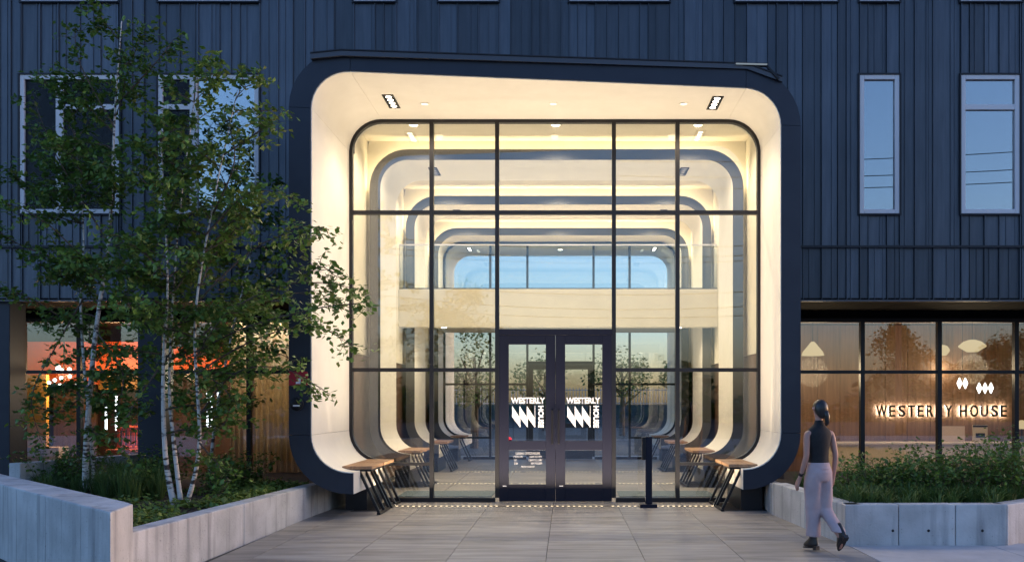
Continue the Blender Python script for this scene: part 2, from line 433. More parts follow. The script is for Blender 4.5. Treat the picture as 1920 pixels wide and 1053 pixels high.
for (x0,x1,z0,z1,k) in wins:
    if k == 2: window(x0,x1,z0,z1); continue
    if x0 < -8: window(x0,x1,z0,z1,vm=[px2x(112)],hm=[(px2x(118),x1-.075,py2z(201))],blind=2.0,scr=(x0+.08,x1-.08))
    elif x0 < -6: window(x0,x1,z0,z1,vm=[px2x(363)],hm=[(x0+.075,px2x(357),py2z(201))],blind=.4,scr=(x0+.08,px2x(357)))
    elif x1-x0 > .8: window(x0,x1,z0,z1,hm=[(x0+.075,x1-.075,py2z(201))])
    else: window(x0,x1,z0,z1)

# ------------------------------------------------------------------ rings
def arc(cx,cz,r,a0,a1,n=8):
    return [(cx+r*math.cos(R(a0+(a1-a0)*i/n)), cz+r*math.sin(R(a0+(a1-a0)*i/n))) for i in range(n+1)]
def ring_path(off=0):
    xl,xr,zc,zb_ = RXL-off,RXR+off,ZC+off,ZBOT-off
    rt, rb = RT+off, RB+off
    p = [(RXL+.56,zb_)]
    p += arc(xl+rb,zb_+rb,rb,270,180,9); nb = len(p)
    p += arc(xl+rt,zc-rt,rt,180,90,9)
    p += arc(xr-rt,zc-rt,rt,90,0,9)
    p += arc(xr-rb,zb_+rb,rb,0,-90,9)
    p += [(RXR-.56,zb_)]
    return p
YF = lambda x: -1.4-(3.43-x)*.117
def strip(mb, pa, pb, ya, yb, i0=0, i1=None, mi=0):
    "surface between path pa at ya(x) and path pb at yb(x)"
    i1 = i1 if i1 is not None else len(pa)-1
    vs = []; fs = []
    for i in range(i0,i1+1):
        vs.append((pa[i][0], ya(pa[i][0]), pa[i][1])); vs.append((pb[i][0], yb(pb[i][0]), pb[i][1]))
    for k in range(i1-i0): fs.append((2*k,2*k+1,2*k+3,2*k+2))
    mb.add(vs, fs, mi)
def solid_strip(pin, pout, ya, yb, i0, i1, gap=0.0):
    "closed solid between inner and outer path, front ya back yb"
    m = MB()
    A = pin[i0:i1+1]; B = pout[i0:i1+1]; n = len(A)
    def inset(P, k, j):
        v = Vector((P[k][0],P[k][1])); q = Vector((P[j][0],P[j][1])); return v+(q-v).normalized()*gap
    A=list(A);B=list(B)
    if gap:
        a0=inset(A,0,1); a1=inset(A,-1,-2); b0=inset(B,0,1); b1=inset(B,-1,-2)
        A[0]=tuple(a0);A[-1]=tuple(a1);B[0]=tuple(b0);B[-1]=tuple(b1)
    vs=[]
    for k in range(n):
        vs += [(A[k][0],ya(A[k][0]),A[k][1]),(B[k][0],ya(B[k][0]),B[k][1]),(B[k][0],yb(B[k][0]),B[k][1]),(A[k][0],yb(A[k][0]),A[k][1])]
    fs=[(0,3,2,1),(4*n-4,4*n-3,4*n-2,4*n-1)]
    for k in range(n-1):
        a=4*k; c=4*(k+1)
        fs += [(a,a+1,c+1,c),(a+1,a+2,c+2,c+1),(a+2,a+3,c+3,c+2),(a+3,a,c,c+3)]
    m.add(vs,fs); return m
P0 = ring_path(0); NP = len(P0)
const = lambda v: (lambda x: v)
portal = thing('entrance_portal', 'large rounded navy and cream frame standing proud around the glass entrance', 'portal')
Pc = ring_path(.012); Po = ring_path(T1)
# liner (cream inner skin), fascia pieces

def smooth_by_angle(o, a=30):
    me = o.data
    bm = bmesh.new(); bm.from_mesh(me)
    for e in bm.edges:
        e.smooth = len(e.link_faces)==2 and e.calc_face_angle(0) < R(a)
    for f in bm.faces: f.smooth = True
    bm.to_mesh(me); bm.free()
for (a,b_) in [(0,10),(10,11),(11,20),(20,21),(21,30),(30,31),(31,NP-1)]:
    o = solid_strip(P0, Pc, lambda x: YF(x)+.02, const(.25), a, b_, gap=.0018).build('liner_panel', M['ring'], portal); smooth_by_angle(o)
segs = [(0,9+1),(10,11),(11,20),(20,21),(21,30),(30,31),(31,NP-1)]
Pf = ring_path(.014)
for (a,b_) in segs:
    s = solid_strip(Pf, Po, YF, const(.02), a, b_, gap=.003)
    o = s.build('fascia_panel', M['fascia'], portal); smooth_by_angle(o)
# end faces (cream) of the two feet
for sx, xe in ((1,RXL+.56),(-1,RXR-.56)):
    e = MB(); x0,x1 = (xe+.001,xe+.006) if sx>0 else (xe-.006,xe-.001)
    e.add([(x0,YF(x0)+.015,ZBOT-T1+.0),(x1,YF(x1)+.015,ZBOT-T1),(x1,.0,ZBOT-T1),(x0,.0,ZBOT-T1),
           (x0,YF(x0)+.015,ZBOT),(x1,YF(x1)+.015,ZBOT),(x1,.0,ZBOT),(x0,.0,ZBOT)],
          [(0,3,2,1),(4,5,6,7),(0,1,5,4),(1,2,6,5),(2,3,7,6),(3,0,4,7)])
    e.build('end_plate', M['ring'], portal)
    s = MB(); xa,xb = sorted((xe-sx*.35, xe-sx*.03)); s.box(xa,xb,-1.15,.0,0,ZBOT-T1-.002)
    s.build('plinth', M['frame'], portal)
# flashing cap on top
cap = MB()
cpts = [at(583,107,12.45), at(641,101,12.5), at(1400,126,13.2), at(1466,150,13.25)]
for a,b_ in zip(cpts[:-1],cpts[1:]):
    v=[]
    for p,dz in ((a,0),(b_,0)):
        v += [(p.x,p.y-.03,p.z-.035),(p.x,p.y-.03,p.z+.035),(p.x,-.03,p.z+.09),(p.x,-.03,p.z+.02)]
    cap.add(v,[(0,1,5,4),(1,2,6,5),(2,3,7,6),(3,0,4,7),(0,3,2,1),(4,5,6,7)])
cap.build('flashing', M['flash'], portal)
cap2 = MB()
for a,b_ in zip(cpts[:-1],cpts[1:]):
    v=[]
    for p in (a,b_):
        v += [(p.x,p.y-.045,p.z+.036),(p.x,p.y-.045,p.z+.052),(p.x,-.03,p.z+.11),(p.x,-.03,p.z+.095)]
    cap2.add(v,[(0,1,5,4),(1,2,6,5),(2,3,7,6),(3,0,4,7),(0,3,2,1),(4,5,6,7)])
cap2.build('flashing_lip', M['clad_dark'], portal)
# slim light bar lying at the right end of the portal roof
t = thing('light_bar', 'slim pale light bar lying along the right end of the portal roof', 'light')
a, b_ = at(1250,121,13.15), at(1440,122.5,13.2)
m = MB(); m.bar(a,b_,.05,.045); m.build('housing', M['steel'], t)
m = MB(); m.bar(a+Vector((1.0,-.03,.0)),b_+Vector((-.02,-.03,0)),.02,.016); m.build('lens', M['led_cool'], t)
m = MB(); m.bar(b_+Vector((-.02,0,-.01)), b_+Vector((.16,0,-.2)),.03,.03); m.build('bracket', M['steel'], t)

def linear_fixture(x,y,z,label,grp,ring=M['frame'],em=M['lamp_white']):
    t = thing('ceiling_fixture', label, 'ceiling light', (x,y,z), grp)
    m = MB()
    m.box(-.085,-.066,-.3,.3,-.012,.03); m.box(.066,.085,-.3,.3,-.012,.03)
    m.box(-.066,.066,-.3,-.285,-.012,.03); m.box(-.066,.066,.285,.3,-.012,.03); m.box(-.066,.066,-.285,.285,.0,.004)
    m.build('housing', ring, t)
    for k in range(4):
        l_ = MB(); l_.lathe([(.02,0),(.044,-.006),(.044,-.009),(.0,-.009)],(0,-.21+.14*k,0),12); l_.build('lamp', em, t)
    return t
def downlight(x,y,z,label,grp,em=M['lamp_white'],power=0,r=.075):
    t = thing('downlight', label, 'downlight', (x,y,z), grp)
    m = MB(); m.lathe([(r+.022,0),(r+.022,-.006),(r,-.007),(r,0)],(0,0,0),16); m.build('trim', M['ring'], t)
    m = MB(); m.lathe([(r*.98,-.001),(r*.98,-.005)],(0,0,0),16); m.build('lens', em, t)
    if power: spot(x,y,z-.03,power)
    return t
def spot(x,y,z,power,angle=150,color=(1,.80,.57),rad=.06):
    ld = bpy.data.lights.new('lamp_or_fill_light','SPOT'); ld.energy = power*LF; ld.spot_size = R(angle); ld.spot_blend=.6; ld.color=color; ld.shadow_soft_size=rad
    o = bpy.data.objects.new('lamp_or_fill_light', ld); COL.objects.link(o); o.location=(x,y,z); return o
def area(x,y,z,sx,sy,power,color=(1,.80,.57),rot=(0,0,0)):
    ld = bpy.data.lights.new('strip_light','AREA'); ld.shape='RECTANGLE'; ld.spread=R(140); ld.size=sx; ld.size_y=sy; ld.energy=power*LF; ld.color=color
    o = bpy.data.objects.new('strip_light', ld); COL.objects.link(o); o.location=(x,y,z); o.rotation_euler=rot; return o

# interior rings
RY = [2.4, 6.25, 10.1]
names = ['nearest','middle','farthest']
lobby_wall = MB()
WXL, WXR, WZ = -3.80, 3.41, 6.58
lobby_wall.box(WXL-.1,WXL,.0,11.0,2.5,WZ); lobby_wall.box(WXR,WXR+.1,.0,11.0,2.5,WZ)
tag(lobby_wall.build('lobby_wall', M['wallc']), kind='structure')
m = MB(); m.box(WXL-.1,WXR+.1,.02,11.0,WZ,WZ+.1); tag(m.build('lobby_ceiling', M['wallc']), kind='structure')
m = MB(); m.box(WXL-.13,WXL-.02,.1,11.0,0,2.499); m.box(WXR+.02,WXR+.13,.1,11.0,0,2.499); tag(m.build('lobby_side_wall', M['brownroom']), kind='structure')
TI = .20
def frame_plate(mb, y0, y1, pin):
    "vertical plate filling between the ring path and the lobby box"
    vs=[]; fs=[]
    pts = [p for p in pin if p[1] > 2.5]
    pts = [(pts[0][0],2.5)]+pts+[(pts[-1][0],2.5)]
    for p in pts:
        # project outward to box
        q = [p[0],p[1]]
        if p[1] <= ZC-RT+.02: q = [WXL if p[0]<0 else WXR, p[1]]
        else:
            cx = min(max(p[0],RXL+RT),RXR-RT); cz = ZC-RT
            dx,dz = p[0]-cx,p[1]-cz
            if abs(dx)<1e-6: q=[p[0],WZ]
            else:
                bx = (WXL if dx<0 else WXR); k1 = (bx-cx)/dx; k2 = (WZ-cz)/dz if dz>1e-6 else 1e9
                k=min(k1,k2); q=[cx+dx*k, cz+dz*k]
        vs += [(p[0],y0,p[1]),(q[0],y0,q[1])]
    n=len(pts)
    for k in range(n-1): fs.append((2*k,2*k+1,2*k+3,2*k+2))
    # corners
    mb.add(vs,fs)
    for cx,s in ((WXL,-1),(WXR,1)): pass
for k, y0 in enumerate(RY):
    rg = thing('portal_ring', f'{names[k]} of the cream arched rings with dark edges inside the lobby', 'arch', (0,0,0), 'nested arched rings in the lobby')
    Pin = P0; Pj = ring_path(.012); Pout = ring_path(TI)
    y1 = y0+1.6 if k<2 else y0+.95
    s = solid_strip(Pin, Pj, const(y0+.012), const(y1), 0, NP-1); o = s.build('liner', M['ring'], rg); smooth_by_angle(o)
    s = solid_strip(Pin, Pout, const(y0-.012), const(y0+.01), 0, NP-1); o = s.build('edge_plate', M['ringface'], rg)
    s = MB(); strip(s, Pj, Pout, const(y1), const(y1)); s.build('rear_plate', M['ring'], rg)
    s = MB()
    for xe in (RXL+.56, RXR-.56):
        sg = 1 if xe<0 else -1; xa,xb = sorted((xe,xe+sg*.006)); s.box(xa,xb,y0+.012,y1,ZBOT-.30,ZBOT)
    s.build('end_plate', M['ring'], rg)
    s = MB()
    for xe in (RXL+.56, RXR-.56):
        sg = 1 if xe<0 else -1; xa,xb = sorted((xe-sg*.3,xe-sg*.04)); s.box(xa,xb,y0+.1,y1-.1,0,ZBOT-.31)
    s.build('plinth', M['frame'], rg)
    bp_ = MB(); frame_plate(bp_, y0+.17, y0+.17, ring_path(.013)); bp_.build('cove_back', M['wallc'], rg)
    # cove strip (real LED tape behind the edge plate)
    Pl0, Pl1 = ring_path(TI-.05), ring_path(TI-.045)
    s = MB(); strip(s, ring_path(TI-.05), ring_path(TI-.05), const(y0+.03), const(y0+.075), 11, 30)
    s.build('led_tape', M['cove_led'], rg)

# lights in the gaps and in the portal
grpd = 'downlights in the lobby ceiling'
pos = ['left','middle','right']
gapnames = ['just behind the entrance glass','between the first and second arched rings','between the second and third arched rings']
for k, yy in enumerate((1.55, 5.45, 9.3)):
    for j, xx in enumerate((-2.75,-.2,2.35)):
        downlight(xx,yy,WZ-.001,f'{pos[j]} round downlight in the ceiling {gapnames[k]}','downlights in the lobby ceiling',power=240)
for k,(xx,yy) in enumerate(((-2.18,-.8),(-.21,-.8),(1.79,-.8))):
    downlight(xx,yy,ZC-.001,f'{pos[k]} flush downlight in the portal ceiling outside the glass','downlights in the portal ceiling',em=M['lamp_dim'],r=.055,power=60)
for xs_,ys_ in ((-2.67,-.92),(2.26,-.85)): spot(xs_,ys_,ZC-.05,70,angle=105)
linear_fixture(-2.67,-.92,ZC,'left four lamp recessed fixture in the portal ceiling outside','recessed four lamp fixtures')
linear_fixture(2.26,-.85,ZC,'right four lamp recessed fixture in the portal ceiling outside','recessed four lamp fixtures')
for k, yy in enumerate((3.25,7.1)):
    for j,xx in enumerate((-2.62,2.3)):
        linear_fixture(xx,yy,ZC,f"{'left' if j==0 else 'right'} four lamp recessed fixture in the {'nearest' if k==0 else 'middle'} lobby ring",'recessed four lamp fixtures',em=M['winframe'])

# floor light strips
def floor_strip(y, x0, x1, label, power):
    t = thing('floor_light_strip', label, 'floor light', ((x0+x1)/2,y,0), 'dotted light strips set in the floor')
    L=(x1-x0)/2
    m = MB(); m.box(-L,L,-.03,.03,.001,.003); m.build('channel', M['grate'], t)
    m = MB(); n = int(2*L/.085)
    for i in range(n):
        if i in (n//3, 2*n//3): continue
        xx = -L+.04+i*(2*L-.08)/(n-1); m.box(xx-.018,xx+.018,-.007,.007,.0032,.0042)
    m.build('diode_row', M['warm_led'], t)
    area((x0+x1)/2, y, .006, x1-x0, .02, power, rot=(math.pi,0,0))
floor_strip(-.62,-2.68,2.3,'glowing dotted strip in the paving outside the entrance doors',175)
floor_strip(3.3,-2.6,2.2,'glowing dotted strip across the lobby floor nearest the doors',60)
floor_strip(6.4,-2.6,2.2,'glowing dotted strip across the lobby floor under the bridge',50)

def grate(x0,x1,y0,y1,label):
    t = thing('floor_grate', label, 'floor grate', ((x0+x1)/2,(y0+y1)/2,0), 'metal floor grates under the ring feet')
    a,b_=(x1-x0)/2,(y1-y0)/2
    m=MB(); m.box(-a,a,-b_,-b_+.02,.001,.009); m.box(-a,a,b_-.02,b_,.001,.009); m.box(-a,-a+.02,-b_+.02,b_-.02,.001,.009); m.box(a-.02,a,-b_+.02,b_-.02,.001,.009); m.build('frame', M['flash'], t)
    m=MB(); n=int(2*b_/.05)
    for i in range(n): yy=-b_+.03+i*(2*b_-.06)/max(1,n-1); m.box(-a+.021,a-.021,yy-.008,yy+.008,.002,.007)
    m.build('bars', M['grate'], t)
grate(2.33,2.98,-1.25,-.2,'metal grate in the paving under the portal right foot')
grate(-3.2,-2.78,-1.3,-.2,'metal grate in the paving under the portal left foot')
grate(2.2,2.75,2.55,3.75,'metal grate in the lobby floor at the nearest ring right foot')
grate(-3.1,-2.6,2.55,3.75,'metal grate in the lobby floor at the nearest ring left foot')
grate(2.2,2.75,6.4,7.6,'metal grate in the lobby floor at the middle ring right foot')

# ------------------------------------------------------------------ glazed screens
MX = (-2.19,-1.13,.76,1.79)
def screen(y, label, door=True, mat=M['frame'], lowt=True, name='glass_screen', glass=M['glass']):
    t = thing(name, label, 'glass wall')
    Pi = ring_path(-.05); Pp = ring_path(-.001)
    s = solid_strip(Pi, Pp, const(y-.05), const(y+.05), 0, NP-1); s.build('perimeter_frame', mat, t)
    hw=.032
    HX=[RXL+.05,*MX,RXR-.05]
    for i,xm in enumerate(MX):
        m=MB(); m.box(xm-hw,xm+hw,y-.055,y+.055,.07,ZC-.05); m.build('mullion', mat, t)
    zs=(2.136,4.68)
    for i in range(5):
        for zz in zs:
            if i==2 and zz<3: continue
            m=MB(); m.box(HX[i]+(hw if i else 0),HX[i+1]-(hw if i<4 else 0),y-.045,y+.045,zz-.03,zz+.03); m.build('transom', mat, t)
    m=MB(); m.box(MX[1]+hw,MX[2]-hw,y-.06,y+.06,2.70,2.79); m.build('door_head', M['doorm'] if door else mat, t)
    # sills and low rails beside the ring ends
    xl,xr = RXL+.565,RXR-.565
    for a_,b__ in ((xl,MX[1]-hw),(MX[2]+hw,xr)): m=MB(); m.box(a_,b__,y-.05,y+.05,.0,.07); m.build('sill', mat, t)
    for a_,b__ in ((xl,MX[0]-hw),(MX[3]+hw,xr)): m=MB(); m.box(a_,b__,y-.045,y+.045,ZBOT-.05,ZBOT-.001); m.build('low_rail', mat, t)
    g=.006
    for i in range(5):
        a=HX[i]+(hw if i else -.03); b_=HX[i+1]-(hw if i<4 else -.03)
        rows=[(.07,2.106),(2.166,4.65),(4.71,ZC-.03)]
        if i==2: rows=[(2.79,4.65),(4.71,ZC-.03)]
        for (z0,z1) in rows:
            m=MB()
            if i in (0,4) and z0<.1:
                P=[(p[0],p[1]) for p in ring_path(-.03)]
                half=[p for p in P if (p[0]<0)==(i==0) and p[1]<z1 and p[1]<3]
                if i==0: poly=[(xl,.07),(b_,.07),(b_,z1),(RXL+.03,z1)]+sorted(half,key=lambda p:(-p[1],p[0]))[:]
                else: poly=[(xr,.07),(a,.07),(a,z1),(RXR-.03,z1)]+sorted(half,key=lambda p:(-p[1],-p[0]))
                n=len(poly); vs=[(p[0],y-g,p[1]) for p in poly]+[(p[0],y+g,p[1]) for p in poly]
                m.add(vs,[tuple(range(n)),tuple(range(2*n-1,n-1,-1))]+[(q,(q+1)%n,(q+1)%n+n,q+n) for q in range(n)])
            elif i in (0,4) and z1>6:
                cc=arc(RXL+RT,ZC-RT,RT-.03,180,90,8) if i==0 else arc(RXR-RT,ZC-RT,RT-.03,0,90,8)
                poly=[((b_ if i==0 else a),z0),((RXL+.03) if i==0 else (RXR-.03),z0)]+cc+[((b_ if i==0 else a),ZC-.03)]
                n=len(poly); vs=[(p[0],y-g,p[1]) for p in poly]+[(p[0],y+g,p[1]) for p in poly]
                m.add(vs,[tuple(range(n)),tuple(range(2*n-1,n-1,-1))]+[(q,(q+1)%n,(q+1)%n+n,q+n) for q in range(n)])
            else:
                m.box(a,b_,y-g,y+g,z0,z1)
            m.build('pane', glass, t)
    return t
front = screen(0,'tall black framed glass wall holding the double doors in the portal', name='entrance_glazing')
rear = screen(11.2,'far black framed glass wall at the back of the lobby', name='rear_glazing')

# text
def text_mesh(s, size, ext=.0, offset=0, mat=None, spacing=1.0, align='LEFT'):
    cu = bpy.data.curves.new('t','FONT'); cu.body=s; cu.size=size; cu.extrude=ext; cu.offset=offset; cu.space_character=spacing; cu.align_x=align; cu.resolution_u=4
    ob = bpy.data.objects.new('t',cu); COL.objects.link(ob)
    dg = bpy.context.evaluated_depsgraph_get(); me = bpy.data.meshes.new_from_object(ob.evaluated_get(dg))
    bpy.data.objects.remove(ob); bpy.data.curves.remove(cu)
    me.materials.clear(); me.materials.append(mat); return me
def fit(me, x0, x1, z0, z1):
    "scale flat text mesh (XY) into the rect, returning mesh in XZ plane"
    xs_=[v.co.x for v in me.vertices]; ys_=[v.co.y for v in me.vertices]
    ax,bx,ay,by=min(xs_),max(xs_),min(ys_),max(ys_)
    for v in me.vertices:
        x_=(v.co.x-ax)/(bx-ax)*(x1-x0)+x0; z_=(v.co.y-ay)/(by-ay)*(z1-z0)+z0; y_=-v.co.z
        v.co=(x_,y_,z_)
    return me
def px_rect(x0,x1,y0,y1,d): return ((x0-VX)*d/FPX,(x1-VX)*d/FPX,EYE-(y1-VY)*d/FPX,EYE-(y0-VY)*d/FPX)
# doors
def door_leaf(x0,x1,hand,label_txt):
    "x0<x1; hand +1: pull at right"
    y0,y1=-.055,-.005
    st=.155
    m=MB(); m.box(x0,x0+st,y0,y1,.01,2.695); m.box(x1-st,x1,y0,y1,.01,2.695)
    zr=[(.01,.285),(.84,.99),(2.545,2.695)]
    for z0,z1 in zr: m.box(x0+st,x1-st,y0+.002,y1-.002,z0,z1)
    lf=m.build('door', M['doorm'], front, bevel=.004)
    m=MB(); m.box(x0+st,x1-st,-.034,-.026,.285,.84); m.build('pane', M['glass'], lf)
    m=MB(); m.box(x0+st,x1-st,-.034,-.026,.99,2.545); m.build('pane', M['glass'], lf)
    hx = x1-.05 if hand>0 else x0+.05
    m=MB(); m.tube([(hx,y0-.002,.95),(hx,y0-.06,.95),(hx,y0-.06,1.48),(hx,y0-.002,1.48)],.014,8); m.build('handle', M['steel'], lf, smooth=False)
    m=MB(); m.box(x0+.06,x0+.12,y0-.003,y0-.0005,.255,.268); m.build('badge', M['white'], lf)
    return lf
L1 = door_leaf(MX[1]+.034,-.1865,1,0); L2 = door_leaf(-.1835,MX[2]-.034,-1,0)
D = 14.66
for lf,ox in ((L1,0),(L2,103.5)):
    x0,x1,z0,z1=px_rect(958+ox,1022+ox,744.5,756,D)
    me=fit(text_mesh('WESTERLY',.2,0,.008,M['white']),x0,x1,z0,z1); o=link('lettering',me,lf,loc=(0,-.0375,0))
    # HOUSE rotated clockwise
    me=text_mesh('HOUSE',.2,0,.008,M['white'])
    for v in me.vertices: v.co=(v.co.y,-v.co.x,v.co.z)
    x0,x1,z0,z1=px_rect(1009+ox,1019.5+ox,760,801,D); fit(me,x0,x1,z0,z1); link('lettering',me,lf,loc=(0,-.0375,0))
    lg=MB()
    for k in range(3):
        xa=960.2+ox+13.8*k; pts=[(xa,760.5 if k==0 else 759.5),(xa+ (14.5),788 if False else 786),(xa+15.5,801),(xa,781)]
        pts=[(xa,760),(xa+15.4,784),(xa+15.4,801),(xa,781)]
        vs=[((p[0]-VX)*D/FPX,0,EYE-(p[1]-VY)*D/FPX) for p in pts]
        lg.add(vs,[(0,1,2,3)])
    xa=960.2+ox+13.8*3
    lg.add([((p[0]-VX)*D/FPX,-.0002,EYE-(p[1]-VY)*D/FPX) for p in ((xa+1.0,760),(xa+1.9,760),(xa+1.9,801),(xa+1.0,801))],[(0,1,2,3)])
    lg.build('logo', M['white'], lf, loc=(0,-.0375,0))
for s_,a,b_,ya,yb in (('LEASING OFFICE HOURS',967,1012,847,851.5),('MON-FRI',963,980,853.5,857.5),('10AM TO 6PM',993,1016,853.5,857.5),
        ('SAT',964,970,860,864),('10AM TO 5PM',991,1016,860,864),('SUN',964,971,866,870),('9AM TO 5PM',995,1016,866,870),('WESTERLYHOUSE.COM',977,1002,872.5,876)):
    x0,x1,z0,z1=px_rect(a,b_,ya,yb,D); me=fit(text_mesh(s_,.1,0,.0,M['hours']),x0,x1,z0,z1); link('opening_hours',me,L1,loc=(0,-.0375,0))
m=MB(); c=at(955,823,D); m.lathe([(.04,0),(.04,.002)],(0,0,0),14); me=m.mesh('sticker',M['red'])
for v in me.vertices: v.co=(v.co.x,-v.co.z,v.co.y)
link('sticker',me,L1,loc=(c.x,-.0375,c.z))
# rear doors
for x0,x1 in ((MX[1]+.034,-.1865),(-.1835,MX[2]-.034)):
    m=MB(); y=11.2; m.box(x0,x0+.13,y-.03,y+.03,.01,2.695); m.box(x1-.13,x1,y-.03,y+.03,.01,2.695)
    for z0,z1 in ((.01,.25),(.9,1.02),(2.56,2.695)): m.box(x0+.13,x1-.13,y-.028,y+.028,z0,z1)
    lf=m.build('door', M['frame'], rear); m=MB(); m.box(x0+.13,x1-.13,y-.004,y+.004,.25,.9); m.box(x0+.13,x1-.13,y-.004,y+.004,1.02,2.56); m.build('pane', M['glass'], lf)
# rear portal beyond the far glass
rp_ = thing('rear_portal', 'cream arched outer portal beyond the far glass wall', 'portal')
s = solid_strip(P0, ring_path(.28), const(11.27), const(13.6), 0, NP-1); o=s.build('liner', M['ring'], rp_); smooth_by_angle(o)
downlight(-.2,12.4,ZC-.001,'round downlight in the rear portal ceiling beyond the far glass','downlights in the portal ceiling',power=60)
for j,xx in enumerate((-2.9,2.6)): linear_fixture(xx,12.3,ZC,f"{'left' if j==0 else 'right'} four lamp fixture in the rear portal ceiling",'recessed four lamp fixtures')

# bridge and railing
br = thing('footbridge', 'cream upper floor bridge crossing the lobby behind the glass', 'bridge')
m=MB(); m.box(WXL+.002,WXR-.002,5.78,6.1,3.32,4.17); m.build('edge_beam', M['wallc'], br, bevel=.01)
m=MB(); m.box(-3.5,3.11,6.102,11.12,3.6,4.15); m.build('deck', M['wallc'], br)
rl = thing('bridge_railing', 'frameless glass railing along the upper bridge in the lobby', 'railing')
m=MB(); m.box(WXL+.01,WXR-.01,5.83,5.845,4.19,5.16); m.build('glass_panel', M['railglass'], rl)
m=MB(); m.box(WXL+.01,WXR-.01,5.815,5.86,5.161,5.19); m.build('top_rail', M['winframe'], rl)
m=MB(); m.box(WXL+.01,WXR-.01,5.81,5.865,4.171,4.2); m.build('base_rail', M['flash'], rl)
for k,xx in enumerate((-2.8,2.55)):
    downlight(xx,5.94,3.319,f"{'left' if k==0 else 'right'} round downlight under the edge of the bridge",'downlights under the bridge',power=45,r=.07)
    
# thin blue floor slabs painting the sky's reflection at the glass foot
for k,(a,b_) in enumerate(((-2.9,-1.28),(.9,2.55))):
    m=MB(); m.box(a,b_,.75,1.75,.001,.012); tag(m.build('reflection_slab', M['mat']),f"{'left' if k==0 else 'right'} thin floor slab coloured like sky reflected in the entrance glass",'mat','painted sky reflections inside the entrance')

# benches
def bench(x, y, L, s, label):
    "s=+1: legs slope toward +x"
    t = thing('bench', label, 'bench', (x,y,0), 'wooden benches on the ring feet')
    zt_=.70
    n = 3
    for i in range(n):
        m=MB(); wd=.43/n; m.box(-.215+i*wd,-.215+(i+1)*wd-.006,0,L,zt_-.045,zt_); m.build('slat', M['wood'], t, bevel=.004)
    m=MB(); m.box(-.2,.2,.02,.06,zt_-.075,zt_-.046); m.box(-.2,.2,L-.06,L-.02,zt_-.075,zt_-.046); m.box(-.2,-.16,.061,L-.061,zt_-.072,zt_-.046); m.box(.16,.2,.061,L-.061,zt_-.072,zt_-.046); m.build('seat_frame', M['steel'], t)
    k=max(2,int(round(L/.3)))
    for i in range(k):
        yy=.06+i*(L-.12)/(k-1)
        m=MB(); m.bar((s*.02,yy,zt_-.075),(s*.30,yy,.035),.035,.05,up=Vector((0,1,0))); m.build('leg', M['steel'], t)
    m=MB(); m.bar((s*.30,.03,.02),(s*.30,L-.03,.02),.05,.03); m.build('foot_rail', M['steel'], t)
    m=MB(); m.box(-s*.17-.015,-s*.17+.015,.04,L-.04,ZBOT-.002+.0,zt_-.0735); m.build('support', M['steel'], t)
    return t
xl,xr = RXL+.53, RXR-.53
bench(xl,-1.78,.80,1,'front wooden bench on the left foot of the portal')
bench(xl+.0,-.92,.80,1,'second wooden bench on the portal left foot, against the glass')
bench(xr,-1.35,.62,-1,'front wooden bench on the right foot of the portal')
bench(xr,-.68,.56,-1,'second wooden bench on the portal right foot, against the glass')
nm=['nearest','middle','farthest']
for k,y0 in enumerate(RY):
    L=1.2 if k<2 else .7
    bench(xl,y0+.1,L,1,f'wooden bench on the left foot of the {nm[k]} lobby ring')
    bench(xr,y0+.1,L,-1,f'wooden bench on the right foot of the {nm[k]} lobby ring')

# bollard with push plate
t = thing('card_reader_post', 'slim navy post with a push plate standing before the right glass', 'post', (1.25,-.78,0))
m=MB(); m.box(-.13,.13,-.09,.09,0,.055); m.build('base', M['doorm'], t, bevel=.006)
m=MB(); m.box(-.045,.055,-.045,.045,.056,1.085); m.build('post', M['doorm'], t, bevel=.006)
m=MB(); m.box(-.10,-.046,-.06,.06,.73,1.08); m.build('push_plate', M['steel'], t, bevel=.006)

# red sign and round bell on the left fascia
t = thing('fire_sign', 'small red sign with a white mark on the left portal edge', 'sign', tuple(at(560,709,12.42)))
m=MB(); m.box(-.125,.125,-.03,-.02,-.095,.095); m.build('plate', M['red'], t)
m=MB(); m.box(-.03,.035,-.0315,-.0302,-.075,-.045); m.box(.0,.035,-.0315,-.0302,-.043,.0); m.build('mark', M['white'], t)
t = thing('alarm_bell', 'dark round alarm bell with pale bar under the red sign', 'bell', tuple(at(558,757,12.42)))
m=MB(); m.lathe([(.09,0),(.09,.04),(.05,.055),(.0,.056)],(0,0,0),18); me=m.mesh('dome',M['steel'])
for v in me.vertices: v.co=(v.co.x,-v.co.z-.015,v.co.y)
link('dome',me,t,smooth=False); m=MB(); m.box(-.04,.05,-.078,-.072,-.03,-.012); m.build('bar', M['white'], t)

# ------------------------------------------------------------------ storefronts
SY = 1.9; SD = SY+CAM_D
def sx_(px): return (px-VX)*SD/FPX
zh = EYE+(755-697)*SD/FPX; ztop = EYE+(755-604)*SD/FPX
def storefront(xa, xb, mull, label):
    t = thing('storefront', label, 'storefront')
    m=MB(); m.box(xa,xb,SY-.05,SY+.05,0,.12); m.build('sill', M['frame'], t)
    m=MB(); m.box(xa,xb,SY-.05,SY+.05,ztop,ztop+.07); m.build('head', M['frame'], t)
    ed=[xa]+mull+[xb]
    for v in mull:
        m=MB(); m.box(v-.038,v+.038,SY-.055,SY+.055,.12,ztop); m.build('mullion', M['frame'], t)
    for i in range(len(ed)-1):
        a=ed[i]+(.038 if i else 0); b_=ed[i+1]-(.038 if i<len(ed)-2 else 0)
        m=MB(); m.box(a,b_,SY-.045,SY+.045,zh-.03,zh+.03); m.build('transom', M['frame'], t)
        for z0,z1 in ((.12,zh-.03),(zh+.03,ztop)):
            m=MB(); m.box(a,b_,SY-.005,SY+.005,z0,z1); m.build('pane', M['storeglass'], t)
    return t
